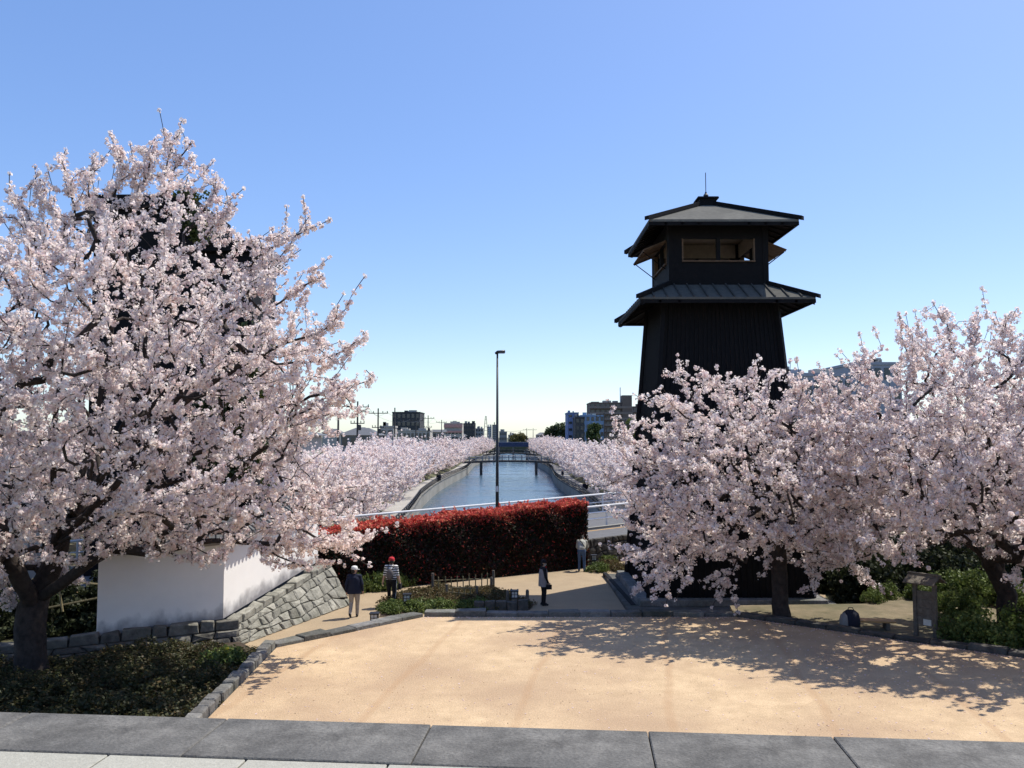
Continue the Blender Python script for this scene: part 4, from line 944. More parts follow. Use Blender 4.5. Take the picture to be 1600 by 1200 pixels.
for u, v, h, lb in ((768, 927, .62, 'short weathered post beside the taller fence end post'), (793, 950, .62, 'short wooden post left of the lantern on its stone'), (809, 946, .58, 'thin wooden stake right behind the stone post lantern'), (824, 949, .62, 'short wooden post right of the lantern, at the path edge')):
    p = G(u, v); t = tag(MB().tube([p, p + Vector((0, 0, h * .9)), p + Vector((0, 0, h))], [.06, .06, .04] if u != 809 else [.025, .025, .02], 8).build('wooden_post', WOOD_GREY), lb, 'post')
rs = random.Random(3)
lw = empty('garden_edging', G(780, 956), 'dark low stone edging of the planting bed behind the kerb', 'edging')
kerb(lw, [G(740, 956), G(826, 955)], .4, .25, .34, STONE_DARK, 61, 1, bev=.03, name='stone')
be = MB(); a, b = G(945, 900), G(990, 952); d = (b - a).normalized(); u = Vector((-d.y, d.x, 0)) * .09
tag(be.hexa([a - u, b - u, b + u, a + u], [q + Vector((0, 0, .16)) for q in (a - u, b - u, b + u, a + u)]).build('timber_edging', WOOD_BLACK, bevel=.01), 'dark timber beam laid across the path beside the tower', 'timber')

# notice board with little roof
nb = G(1447, 996, TZ - .05); ne = empty('notice_board', nb, 'weathered wooden notice board under a small gabled roof', 'notice board', rz=0)
nr = Matrix.Rotation(R(-52), 3, 'Z')
def nbx(name, c, d, mat, rot2=None): return MB().box(nb + nr @ Vector(c), d, rot=nr if rot2 is None else nr @ rot2).build(name, mat, ne)
for sx in (-1, 1): nbx('post', (sx * .27, 0, .72), (.1, .1, 1.5), WOOD_GREY)
for i in range(4): nbx('board', (0, .01, .45 + i * .235), (.44, .05, .228), WOOD_GREY)
pn = nbx('notice', (.06, -.024, .42), (.22, .012, .16), M('paper_notice', (.62, .62, .58), (.55, .55, .5), 12))
for sg in (-1, 1):
    rf = nbx('roof_slope', (0, sg * .2, 1.6), (.86, .42, .04), WOOD_GREY, Matrix.Rotation(-sg * R(28), 3, 'X'))
nbx('roof_ridge', (0, 0, 1.73), (.9, .09, .06), WOOD_GREY)
# bench and bag
b0 = G(1382, 994, TZ - .05); be = empty('low_bench', b0, 'low tan wooden bench behind the kerb under the cherry', 'bench')
for k in range(3): MB().box((b0.x, b0.y + .75 + k * .14, b0.z + .24), (1.25, .125, .05), R(-8)).build('seat_slat', M('tan_timber', (.46, .27, .11), (.36, .21, .09), 7, .7), be)
for sx in (-.45, .45): MB().box((b0.x + sx, b0.y + .89, b0.z + .105), (.1, .38, .21), R(-8)).build('leg', WOOD_GREY, be)
g0 = G(1340, 990, TZ - .05); ge = empty('shoulder_bag', (g0.x, g0.y + .45, g0.z), 'upright navy and pale bag standing left of the low bench', 'bag')
gx, gy, gz = g0.x, g0.y + .45, g0.z
MB().lathe((gx, gy, gz), [(.20, 0), (.25, .05), (.26, .3), (.22, .48), (.12, .56), (.03, .58)], 12).build('bag_body', M('navy_cloth', (.016, .019, .035), (.011, .013, .025), 12), ge, True)
MB().lathe((gx - .2, gy - .05, gz), [(.12, 0), (.15, .05), (.15, .3), (.11, .44), (.03, .5)], 10).build('side_pocket', M('pale_cloth', (.22, .22, .22), (.18, .18, .18), 10), ge, True)
MB().tube([(gx - .1, gy, gz + .54), (gx - .05, gy, gz + .64), (gx + .05, gy, gz + .64), (gx + .1, gy, gz + .54)], .012, 6).build('handle', DARK_METAL, ge)

# street lamp behind the hedge
lp = D(777, 690, 45.0); lx, ly = lp.x, 45.0; lz = RD(lx * rd.x + ly * rd.y, 0).z
ltop = D(777, 552, 45).z
le = empty('street_lamp', (lx, ly, lz), 'tall slim black street lamp rising behind the red hedge', 'street lamp')
MB().tube([(lx, ly, lz - .05), (lx, ly, lz + 2.5), (lx, ly, ltop)], [.10, .085, .05], 12).build('pole', DARK_METAL, le, True)
MB().lathe((lx, ly, lz), [(.18, 0), (.18, .04), (.12, .1), (.11, .5), (.09, .55)], 12).build('base', DARK_METAL, le)
MB().tube([(lx - .12, ly, ltop - .02), (lx + .0, ly, ltop + .06), (lx + .42, ly - .05, ltop + .1)], [.06, .09, .08], 8).build('lamp_head', DARK_METAL, le, True)
MB().box((lx + .25, ly - .03, ltop - .0), (.3, .16, .03)).build('lens', M('lamp_lens', (.5, .5, .48)), COL.objects['lamp_head'])
MB().box((lx, ly - .095, lz + 2.1), (.12, .01, .3)).build('number_plate', WHITE_METAL, le)

# ------------------------------------------------------------------ footbridges over the canal
RAILPALE = M('pale_rail', (.34, .33, .31), (.25, .24, .225), 2)
def footbridge(Y, zc, rise, label, n=22, wid=3.2, mat=WOOD_GREY, railm=RAILPALE):
    x0, x1 = Lb(Y) + .2, Rb(Y) - .2
    x0 -= 1.2; x1 += 1.2
    e = empty('footbridge', ((x0 + x1) / 2, Y, zc), label, 'bridge')
    def z(s): return zc + rise * (1 - (2 * s - 1) ** 2)
    def X(s): return x0 + (x1 - x0) * s
    vs = []; fs = []
    for i in range(n + 1):
        s = i / n; vs += [(X(s), Y - wid / 2, z(s) - .5), (X(s), Y + wid / 2, z(s) - .5), (X(s), Y + wid / 2, z(s)), (X(s), Y - wid / 2, z(s))]
        if i:
            a, b = 4 * i - 4, 4 * i; fs += [(a + k, a + (k + 1) % 4, b + (k + 1) % 4, b + k) for k in range(4)]
    fs += [(3, 2, 1, 0), tuple(range(4 * n, 4 * n + 4))]
    MB().add(vs, fs).build('deck', M('bridge_timber', (.10, .09, .085), (.06, .055, .05), 2), e)
    for sg in (-1, 1):
        yy = Y + sg * (wid / 2 - .1)
        for k in range(15):
            s = k / 14; MB().box((X(s), yy, z(s) + .6), (.26, .2, 1.25)).build('rail_post', railm, e)
        for dz in (1.08, .62): MB().tube([(X(k / 14), yy, z(k / 14) + dz) for k in range(15)], .1, 5).build('handrail', railm, e)
    for s in (.2, .8):
        for sg in (-1, 1): MB().tube([(X(s), Y + sg * 1.1, -4.6), (X(s), Y + sg * 1.1, z(s) - .5)], .32, 8).build('pile', M('bridge_timber', (.1, .09, .085)), e)
        MB().box((X(s), Y, z(s) - .62), (.5, 3.0, .3)).build('crossbeam', MATS['bridge_timber'], e)
footbridge(213, -.2, .35, 'flat timber footbridge crossing the canal on dark piles')
footbridge(330, -.9, .9, 'farther arched footbridge behind the timber one', railm=DARK_METAL)

# ------------------------------------------------------------------ town beyond
def facade(name, label, u0, u1, vt, Y, depth, wall, floors, cols, roofkind='flat', vb=690, group=None, band=None, wh=.5, ww=.6):
    a, b = D(u0, vt, Y), D(u1, vt, Y); x0, x1, zt = a.x, b.x, a.z
    e = empty(name, ((x0 + x1) / 2, Y, 0), label, 'building', group)
    bx('wall', x0, x1, Y, Y + depth, -.5, zt, wall, e)
    if roofkind == 'flat':
        bx('parapet', x0 - .15, x1 + .15, Y - .15, Y + depth + .15, zt, zt + .4, wall, e)
        rq = random.Random(int(u0 * 7)); wd_ = x1 - x0
        for q in range(3):
            cx = x0 + wd_ * rq.uniform(.15, .85); sw_ = wd_ * rq.uniform(.12, .3); hh = rq.uniform(.5, 1.1) * max(1, Y / 350)
            bx('roof_unit', cx - sw_ / 2, cx + sw_ / 2, Y + depth * .3, Y + depth * .3 + sw_, zt + .4, zt + .4 + hh, (GREYW, PALE, wall)[q], e)
    elif roofkind in ('hip', 'gable'):
        h = min(2.6, (x1 - x0) * .22); o = .7; mm = MB(); q = [(x0 - o, Y - o, zt), (x1 + o, Y - o, zt), (x1 + o, Y + depth + o, zt), (x0 - o, Y + depth + o, zt)]
        i = min((x1 - x0) * .3, depth * .5) if roofkind == 'hip' else 0
        mm.add(q + [(x0 - o * (i == 0) + i, Y + depth / 2, zt + h), (x1 + o * (i == 0) - i, Y + depth / 2, zt + h)], [(0, 1, 5, 4), (2, 3, 4, 5), (1, 2, 5), (3, 0, 4), (0, 3, 2, 1)]); mm.build('roof', TILE, e)
    fh = (zt + .2) / floors; cw = (x1 - x0) / cols
    me = MB().box((0, 0, 0), (cw * ww, .16, fh * wh)).mesh('window'); me.materials.append(GLASS_FAR)
    for f in range(floors):
        for c in range(cols):
            o = bpy.data.objects.new('window', me); COL.objects.link(o); o.location = (x0 + cw * (c + .5), Y - .02, fh * (f + .55)); put(o, e)
        if band: bx('balcony', x0 - .3, x1 + .3, Y - 1.2, Y - .1, fh * f + fh * .02, fh * f + fh * .42, band, e)
    return e
Wc = lambda n, c: M(n, c, tuple(x * .85 for x in c), .6, .9)
PALE, GREYW, DARKW, BRICK = Wc('pale_render', (.42, .40, .36)), Wc('grey_render', (.24, .25, .26)), Wc('dark_cladding', (.055, .06, .065)), Wc('brown_tile_cladding', (.15, .12, .105))
BLUEW, BLUEG, PINK = Wc('blue_cladding', (.14, .20, .36)), Wc('pale_blue_cladding', (.22, .32, .45)), Wc('pink_band', (.55, .30, .26))
facade('house', 'low pale house with dark hipped roof behind the left cherry branches', 436, 474, 680, 72, 7, PALE, 1, 3, 'hip')
facade('house', 'house under a broad dark hipped roof beside the utility poles', 532, 586, 680, 165, 10, GREYW, 2, 4, 'hip')
facade('shed', 'narrow pale shed between two utility poles', 594, 615, 668, 195, 6, PALE, 2, 2)
facade('office_block', 'dark office block with rooftop fence behind the low pale building', 613, 656, 645, 340, 18, DARKW, 5, 6)
facade('low_building', 'long low pale building in front of the dark office block', 617, 672, 674, 280, 9, PALE, 2, 9)
facade('house', 'small gabled pale house left of the pink banded building', 676, 694, 675, 345, 8, PALE, 2, 3, 'gable')
pk = facade('shop_building', 'building with pink and white bands on its upper floor', 694, 722, 662, 455, 14, PALE, 4, 5)
a, b = D(693.5, 666, 454.6), D(722.5, 666, 454.6)
bx('pink_band', a.x, b.x, 454.3, 454.7, D(700, 668, 454).z, D(700, 663, 454).z, PINK, pk); bx('pink_band', a.x, b.x, 454.3, 454.7, D(700, 676, 454).z, D(700, 673, 454).z, PINK, pk)
facade('apartment_block', 'dark apartment block right of the pink banded building', 724, 742, 662, 600, 14, DARKW, 5, 4)
facade('apartment_block', 'low grey block next to the dark apartments on the left bank', 743, 755, 670, 680, 12, GREYW, 4, 3)
facade('tower_block', 'pale distant tower block left of the street lamp', 761, 768, 667, 1100, 14, Wc('far_hazed', (.35, .38, .42)), 8, 2)  # wall colour paled and blued to paint in distance haze
facade('tower_block', 'distant tower block just left of the lamp pole', 769, 775, 664, 1000, 14, GREYW, 8, 2)
facade('low_building', 'distant low grey building right of the lamp pole', 780, 792, 675, 560, 14, GREYW, 3, 4)
facade('low_building', 'distant pale building far along the canal', 794, 806, 680, 620, 14, PALE, 3, 4)
facade('house', 'distant house roofline before the right bank trees', 838, 858, 680, 720, 14, GREYW, 3, 4, 'hip')
facade('building', 'slim blue building on the right bank', 887, 904, 646, 300, 14, BLUEW, 6, 2, wh=.35)
facade('building', 'dark building with balconies right of the slim blue one', 899, 913, 653, 285, 12, DARKW, 5, 2)
facade('building', 'pale grey block with blue glazing before the big apartment building', 908, 944, 650, 310, 14, BLUEG, 5, 5, band=None)
ab = facade('apartment_building', 'big brown apartment building with stacked balconies left of the tower', 922, 986, 630, 400, 18, BRICK, 8, 8, band=Wc('balcony_front', (.20, .17, .155)), wh=.45)
a, b = D(971, 618, 402), D(986, 618, 402); bx('stair_tower', a.x, b.x, 399, 408, 0, a.z, BRICK, ab)
p = D(970, 612, 400); MB().tube([(p.x, 402, D(970, 630, 400).z), (p.x, 402, D(970, 605, 400).z)], .25, 5).build('antenna', WHITE_METAL, ab)
facade('apartment_building', 'brown apartment wing with open stair beside the tower edge', 989, 1012, 636, 430, 14, BRICK, 7, 3, band=MATS['balcony_front'])
facade('long_building', 'long flat grey building above the cherries right of the tower', 1222, 1330, 588, 95, 14, Wc('hazed_grey_cladding', (.32, .34, .39)), 4, 9)  # wall colour lightened to blue-grey, haze included in it
lb_ = facade('office_building', 'grey box building above the right cherry crown', 1334, 1408, 570, 120, 14, Wc('hazed_grey_cladding', (.32, .34, .39)), 5, 5)
# plain far skyline behind everything, house by house
rs = random.Random(12); k = 0
for side in (-1, 1):
    for i in range(26):
        Y = rs.uniform(480, 900); X = side * (30 + i * 16 + rs.uniform(-5, 5)) * (Y / 600); h = rs.uniform(5, 12); wd = rs.uniform(10, 20)
        e = empty('house', (X, Y, 0), 'small distant house on the skyline %s the canal' % ('left of' if side < 0 else 'right of'), 'building', 'distant houses %s' % ('left' if side < 0 else 'right'))
        bx('wall', X - wd / 2, X + wd / 2, Y, Y + 10, -.5, h, (PALE, GREYW, PALE, BRICK)[i % 4], e)
        MB().add([(X - wd / 2 - .8, Y - .8, h), (X + wd / 2 + .8, Y - .8, h), (X + wd / 2 + .8, Y + 10.8, h), (X - wd / 2 - .8, Y + 10.8, h), (X - wd / 4, Y + 5, h + 2.5), (X + wd / 4, Y + 5, h + 2.5)], [(0, 1, 5, 4), (2, 3, 4, 5), (1, 2, 5), (3, 0, 4), (0, 3, 2, 1)]).build('roof', TILE, e)
# blue roofed boathouse-like cover far along the canal
a = D(790, 690, 380); e = empty('canal_pavilion', (a.x, 380, 0), 'dark blue roof spanning the far end of the canal', 'building')
bx('roof', D(778, 690, 380).x, D(826, 690, 380).x, 378, 392, D(800, 698, 380).z, D(800, 691, 380).z, Wc('blue_roof', (.05, .07, .13)), e)
for u in (780, 802, 824): bx('pier', D(u, 690, 380).x - .4, D(u, 690, 380).x + .4, 379, 391, -4.6, D(800, 698, 380).z, CONCRETE, e)
# lattice mast
mp = D(759, 690, 640); mt = D(759, 650, 640).z; e = empty('lattice_mast', (mp.x, 640, 0), 'thin steel lattice mast on the skyline left of the lamp', 'mast')
for sx in (-1, 1):
    for sy in (-1, 1): MB().tube([(mp.x + sx * 2.2, 640 + sy * 2.2, 0), (mp.x + sx * .3, 640 + sy * .3, mt)], .22, 4).build('leg', CONCRETE, e)
for k in range(1, 8):
    z = mt * k / 8; q = 2.2 + (.3 - 2.2) * k / 8; MB().box((mp.x, 640 - q, z), (2 * q, .25, .25)).build('brace', CONCRETE, e)

# utility poles and wires
POLE = M('pole_concrete', (.085, .082, .078), (.05, .048, .046), 3)
def upole(u, vt, Y, label, arms=2):
    p = D(u, vt, Y); e = empty('utility_pole', (p.x, Y, 0), label, 'utility pole')
    MB().tube([(p.x, Y, -.5), (p.x, Y, p.z)], [.19, .12], 8).build('pole', POLE, e)
    for k in range(arms):
        z = p.z - .9 - k * 2.6; wd = 3.6 - k * 1.4; ca_ = MB().box((p.x, Y, z), (wd, .12, .14)).build('crossarm', POLE, e)
        for sx in (-1, -.5, .5, 1): MB().tube([(p.x + sx * wd * .47, Y, z), (p.x + sx * wd * .47, Y, z + .42)], .07, 5).build('insulator', POLE, ca_)
    if arms > 1: MB().lathe((p.x + .35, Y - .2, p.z - 4.6), [(.25, 0), (.28, .1), (.28, .8), (.2, .9)], 8).build('transformer', POLE, e)
    return Vector((p.x, Y, p.z - .6))
poles = [upole(529, 625, 118, 'utility pole nearest the left cherry branches', 1), upole(559, 627, 132, 'utility pole with wide crossarm before the hipped roof', 2), upole(591, 638, 152, 'second utility pole with crossarm, by the pale shed', 2), upole(617, 637, 172, 'thin bare utility pole left of the dark office block', 0), upole(669, 649, 245, 'utility pole with crossarm right of the office block', 2), upole(650, 652, 215, 'slim utility pole in front of the office block', 1), upole(690, 656, 290, 'small far utility pole by the gabled house', 1)]
for k, (A, B) in enumerate(((0, 1), (1, 2), (2, 5), (5, 4), (4, 6))):
    a, b = poles[A], poles[B]
    for j, dx in enumerate((-1.5, 1.5)):
        o = Vector((dx, 0, 0)); pts = [a.lerp(b, s / 10) + o - Vector((0, 0, 1.2 * 4 * (s / 10) * (1 - s / 10))) for s in range(11)]
        tag(MB().tube(pts, .022, 3, cap=False).build('power_line', DARK_METAL), '%s wire of the %s span of power line over the left bank rooftops' % (('near', 'far')[j], ('first', 'second', 'third', 'fourth', 'last')[k]), 'wire')
fpr = [upole(u, v, Y, lb, 1) for u, v, Y, lb in ((823, 669, 420, 'far utility pole over the canal end, left of a pair'), (833, 669, 440, 'far utility pole over the canal end, right of a pair'), (944, 645, 180, 'utility pole before the blue glazed block'), (978, 655, 120, 'slim pole in front of the big apartment building'))]
pts = [D(775, 673, 420).lerp(D(823, 671, 420), s / 8) - Vector((0, 0, 3 * (s / 8) * (1 - s / 8))) for s in range(9)]
tag(MB().tube(pts, .05, 3, cap=False).build('power_line', DARK_METAL), 'far sagging wire crossing above the end of the canal', 'wire')

# background green trees
def green_tree(u, v_top, Y, wpx, label, pal, seed, name='green_tree', base_z=-.5, n=220, leaf=.16, bare=False):
    t = D(u, v_top, Y); Rr = wpx / 2 * Y / 1300; H = t.z - base_z; rng = np.random.default_rng(seed)
    e = empty(name, (t.x, Y, base_z), label, 'tree'); T = Tree(seed); T.guide([(t.x, Y, base_z), (t.x, Y, base_z + H * .35)])
    q = unit(rng.normal(size=(90, 3))) * rng.random((90, 1)) ** .4 * np.array([Rr, Rr, H * .42]) + np.array([t.x, Y, base_z + H * .58]); T.grow(q, np.array([t.x, Y, base_z + H * .3]), step=.6, wob=.1)
    if bare: T.shoots(np.array([t.x, Y, base_z + H * .3]), .9, .8, 2.2)
    T.radii(.3 if not bare else .22); T.r = np.maximum(T.r, .02 if not bare else .035)
    link('trunk', T.tubes(0, (3, 4, 6)).mesh('trunk'), BARK if not bare else M('bare_twigs', (.10, .085, .07), (.06, .05, .04), 4), e)
    c = q[rng.integers(0, len(q), n)] + rng.normal(size=(n, 3)) * Rr * .1
    if not bare:
        V, C = puffs(c, Rr * .24, 34, leaf, pal, rng, jit=.9); stuff(link('crown', quadmesh('crown', V, C), LEAF, e))
YG = [(.16, .19, .05), (.20, .22, .06), (.12, .15, .04)]; MG = [(.06, .09, .03), (.08, .11, .035), (.045, .07, .025)]
green_tree(871, 664, 400, 36, 'round dark green tree left of the slim blue building', DKG + MG, 201, leaf=.4)
green_tree(858, 672, 450, 18, 'smaller dark tree at the left of the round green one', DKG, 202, leaf=.4)
green_tree(811, 679, 545, 26, 'olive round tree at the far end of the canal', [(.12, .11, .04), (.15, .13, .05), (.09, .09, .03)], 203, leaf=.4)
green_tree(929, 657, 240, 22, 'slender bright green tree before the blue glazed building', MG, 204, leaf=.2)
green_tree(990, 652, 110, 30, 'yellow-green tree against the left edge of the tower', YG, 205, leaf=.12)
green_tree(958, 668, 105, 38, 'bare brownish tree in front of the apartment building', YG, 206, bare=True)
green_tree(975, 684, 95, 30, 'bare twiggy tree rising out of the right bank cherries', YG, 207, bare=True)
green_tree(456, 568, 60, 34, 'leafless tree showing above the left cherry branches', YG, 208, bare=True)
green_tree(395, 690, 50, 60, 'olive tree behind the left cherry above the white wall', [(.10, .10, .035), (.13, .12, .045), (.07, .075, .025)], 209, leaf=.09)

# ------------------------------------------------------------------ petals fallen on the sand
rng = np.random.default_rng(31); n = 6500
x = rng.uniform(-8, 15, n); yv = rng.uniform(15, 28, n); keep = inpoly(x, yv, TER) & (edgedist(x, yv, TER) > .03)
dn_ = edgedist(x, yv, [TER[3], TER[4], TER[5], TER[4]]); keep &= rng.random(n) < np.where(dn_ < .35, 1, np.where(x > 6, .5, .22)); x, yv = x[keep], yv[keep]; n = len(x)
m2 = 900; s = rng.random(m2); pts = np.where((s < .55)[:, None], np.array(TER[4]) + (s / .55)[:, None] * (np.array(TER[5]) - np.array(TER[4])), np.array(TER[3]) + ((s - .55) / .45)[:, None] * (np.array(TER[4]) - np.array(TER[3]))); pts[:, 1] -= np.abs(rng.normal(.06, .08, m2)) + .03
P = np.vstack([np.c_[x, yv, np.full(n, TZ + .008)], np.c_[pts, np.full(m2, TZ + .008)]]); nn = len(P)
a = rng.uniform(0, 6.28, nn); t = np.c_[np.cos(a), np.sin(a), rng.normal(0, .15, nn)]; b = np.c_[-np.sin(a), np.cos(a), rng.normal(0, .15, nn)]; sz = rng.uniform(.014, .030, (nn, 1))
V = np.stack([P + t * sz, P + b * sz * .8, P - t * sz, P - b * sz * .8], 1); V[:, :, 2] = np.maximum(V[:, :, 2], TZ + .004)
stuff(tag(link('fallen_petals', quadmesh('fallen_petals', V, np.tile(np.array([[.82, .70, .69]]), (nn, 1))), BLOSSOM), 'white petals scattered over the sand terrace', 'petals'))

# ------------------------------------------------------------------ people
SKIN = M('skin', (.46, .29, .21), (.42, .26, .19), 8, .6); HAIR = M('hair', (.02, .018, .017), (.012, .011, .01), 20, .6)
def cloth(name, c): return M(name, c, tuple(x * .8 for x in c), 9, .9, .25, 30)
SHOE = cloth('shoe', (.02, .02, .022))
def ball(mb, c, r, n=10):
    r = (r, r, r) if not hasattr(r, '__len__') else r; c = Vector(c); vs = [c + Vector((0, 0, -r[2]))]; fs = []
    for i in range(1, n):
        a = math.pi * i / n - math.pi / 2
        for k in range(n * 2): q = math.pi * k / n; vs.append(c + Vector((r[0] * math.cos(a) * math.cos(q), r[1] * math.cos(a) * math.sin(q), r[2] * math.sin(a))))
    vs.append(c + Vector((0, 0, r[2]))); m = n * 2; last = len(vs) - 1
    for k in range(m): fs.append((0, 1 + (k + 1) % m, 1 + k)); fs.append((last, 1 + (n - 2) * m + k, 1 + (n - 2) * m + (k + 1) % m))
    for i in range(n - 2):
        for k in range(m): a = 1 + i * m + k; b = 1 + i * m + (k + 1) % m; fs.append((a, b, b + m, a + m))
    mb.add(vs, fs)
def person(label, loc, heading, look, pose, cat='person', voxel=.011, fingers=True, H=1.66):
    """one continuous body: tapered limbs and torso masses fused, each region in its own cloth"""
    sc = H / 1.66; segs = []          # (a, b, ra, rb, material key)
    def cap(a, b, ra, rb, k): segs.append((Vector(a), Vector(b), ra, rb, k))
    J = dict(pel=(0, 0, .92), chest=(0, 0, 1.24), neck=(0, 0, 1.41), head=(0, .02, 1.555),
             shl=(-.175, 0, 1.355), shr=(.175, 0, 1.355), ell=(-.235, -.02, 1.09), elr=(.235, -.02, 1.09), wrl=(-.245, .05, .86), wrr=(.245, .05, .86),
             hil=(-.09, 0, .88), hir=(.09, 0, .88), knl=(-.10, .03, .49), knr=(.10, .03, .49), anl=(-.10, 0, .085), anr=(.10, 0, .085)); J.update(pose)
    J = {k: Vector(v) for k, v in J.items()}
    bulk = look.get('bulk', 1.0); top, leg = 'top', 'leg'
    cap(J['pel'] + Vector((-.05, 0, .0)), J['pel'] + Vector((.05, 0, 0)), .135 * bulk, .135 * bulk, look.get('hip', top))
    cap(J['pel'] + Vector((-.04, 0, .08)), J['chest'] + Vector((-.06, 0, 0)), .13 * bulk, .135 * bulk, top); cap(J['pel'] + Vector((.04, 0, .08)), J['chest'] + Vector((.06, 0, 0)), .13 * bulk, .135 * bulk, top)
    cap(J['chest'], J['neck'], .14 * bulk, .07, top); cap(J['shl'], J['shr'], .078, .078, top); cap(J['neck'] - Vector((0, 0, .02)), J['head'], .058, .062, 'skin')
    hc = J['head']; hf = (look.get('hf') or Vector((0, 1, 0))); hf = Vector(hf).normalized(); hs = Vector((hf.y, -hf.x, 0)).normalized(); hu = hs.cross(hf).normalized() if hs.cross(hf).z > 0 else -hs.cross(hf).normalized()
    cap(hc + hu * .035 - hf * .012, hc + hu * .03 + hf * .015, .094, .09, 'skin'); cap(hc - hu * .055 + hf * .03, hc - hu * .02 + hf * .02, .055, .075, 'mask' if look.get('mask') else 'skin')
    cap(hc + hf * .09 - hu * .01, hc + hf * .108 - hu * .022, .012, .014, 'mask' if look.get('mask') else 'skin')
    for s in (-1, 1): cap(hc + hs * s * .09 - hu * .015, hc + hs * s * .096 + hu * .025, .013, .017, 'skin')
    cap(hc + hu * .06 - hf * .035, hc - hu * .03 - hf * .055, .088, .07, 'hair')
    arm = look.get('arm', top)
    for s, S_ in (('l', -1), ('r', 1)):
        cap(J['sh' + s], J['el' + s], .062 * bulk, .050 * bulk, arm); cap(J['el' + s], J['wr' + s], .048 * bulk, .036, look.get('fore', arm))
        w = J['wr' + s]; d = (w - J['el' + s]).normalized(); side = d.cross(Vector((0, 1, 0))); side = side.normalized() if side.length > .1 else Vector((1, 0, 0)); fwd = side.cross(d).normalized()
        cap(w, w + d * .07, .026, .034, 'skin'); cap(w + d * .05 + fwd * .018, w + d * .085 + fwd * .03, .022, .018, 'skin'); cap(w + d * .05 - fwd * .018, w + d * .085 - fwd * .022, .022, .018, 'skin')
        if fingers:
            curl = side * S_ * (-1)
            for i, ln in enumerate((.066, .074, .068, .052)):
                o = fwd * (.032 - .021 * i); a = w + d * .09 + o; b = a + d * ln * .55 + curl * .008; c = b + d * ln * .35 + curl * .03; cap(a, b, .0105, .0095, 'skin'); cap(b, c, .0095, .008, 'skin')
            a = w + d * .035 + fwd * .03; b = a + d * .035 + fwd * .028; cap(a, b, .013, .011, 'skin'); cap(b, b + d * .03 + fwd * .004, .011, .009, 'skin')
        cap(J['hi' + s], J['kn' + s], .096 * bulk, .066 * bulk, leg); cap(J['kn' + s], J['an' + s], .064 * bulk, .050 * bulk, leg)
        an = J['an' + s]; ft = Vector(pose.get('ft' + s, (0, 1, 0))); ft.normalize()
        cap(an - Vector((0, 0, .035)) - ft * .05, an - Vector((0, 0, .045)) + ft * .14, .042, .036, 'shoe'); cap(an, an - Vector((0, 0, .03)), .045, .046, 'shoe')
    mb = MB()
    for a, b, ra, rb, k in segs:
        ball(mb, a, ra, 8); ball(mb, b, rb, 8)
        if (b - a).length > .005: mb.tube([a, b], [ra, rb], 14)
    me = mb.mesh('body'); tmp = bpy.data.objects.new('body_raw', me); COL.objects.link(tmp)
    md = tmp.modifiers.new('r', 'REMESH'); md.mode = 'VOXEL'; md.voxel_size = voxel
    sm = tmp.modifiers.new('s', 'SMOOTH'); sm.iterations = 3; sm.factor = .5
    dg = bpy.context.evaluated_depsgraph_get(); body = bpy.data.meshes.new_from_object(tmp.evaluated_get(dg)); body.name = 'body'
    bpy.data.objects.remove(tmp); bpy.data.meshes.remove(me)
    keys = ['top', 'leg', 'skin', 'hair', 'shoe', 'mask', 'sleeve', 'stripe']; mats = [look.get('m_' + k) or dict(skin=SKIN, hair=HAIR, shoe=SHOE).get(k) or SKIN for k in keys]
    body.materials.clear()
    for m in mats: body.materials.append(m)
    n = len(body.polygons); C = np.zeros(n * 3); body.polygons.foreach_get('center', C); C = C.reshape(-1, 3); best = np.full(n, 9.0); idx = np.zeros(n, np.int32)
    for a, b, ra, rb, k in segs:
        A = np.array(a); AB = np.array(b) - A; t = np.clip(((C - A) @ AB) / (AB @ AB + 1e-9), 0, 1); d = np.linalg.norm(C - A - t[:, None] * AB, axis=1) - (ra + (rb - ra) * t); k_ = d < best; best[k_] = d[k_]; idx[k_] = keys.index(k)
    body.polygons.foreach_set('material_index', idx); body.polygons.foreach_set('use_smooth', np.ones(n, bool)); body.update()
    e = empty('person', loc, label, cat, None, heading); e.scale = (sc, sc, sc)
    o = bpy.data.objects.new('body', body); COL.objects.link(o); o.parent = e
    def part(name, mbb, mat, smooth=True): q = link(name, mbb.mesh(name), mat, None, smooth); q.parent = e; return q
    if look.get('cap'):
        m = MB(); prof = [(.107, -.005), (.108, .03), (.098, .075), (.07, .105), (.03, .118), (.0, .12)]; vs = []; fs = []; k = 16
        for (r, z) in prof:
            for i in range(k): q = 2 * math.pi * i / k; vs.append(hc + hu * (z + .035) + hs * r * math.cos(q) + hf * (r * 1.06 * math.sin(q) - .008))
        for i in range(len(prof) - 1):
            for j in range(k): fs.append((i * k + j, i * k + (j + 1) % k, (i + 1) * k + (j + 1) % k, (i + 1) * k + j))
        m.add(vs, fs); cp = part('cap', m, look['cap'])
        if look.get('brim', True):
            m = MB(); br = []
            for i in range(9): q = math.pi * (i / 8) ; br.append((hc + hu * .045 + hs * .10 * math.cos(q) + hf * (.05 + .145 * math.sin(q)) - hu * .02 * math.sin(q)))
            lo = [p - hu * .012 for p in br]; m.add(br + lo, [tuple(range(8, -1, -1)), tuple(range(9, 18))] + [(i, i + 1, 10 + i, 9 + i) for i in range(8)] + [(8, 0, 9, 17)]); b_ = part('cap_brim', m, look['cap'], False); b_.parent = cp
    if not look.get('mask'):
        for s in (-1, 1):
            m = MB(); ball(m, hc + hf * .098 + hs * s * .032 + hu * .015, (.011, .011, .008), 5); part('eye', m, HAIR)
        m = MB(); ball(m, hc + hf * .087 - hu * .055, (.022, .012, .006), 5); part('mouth', m, M('lip', (.30, .13, .11)))
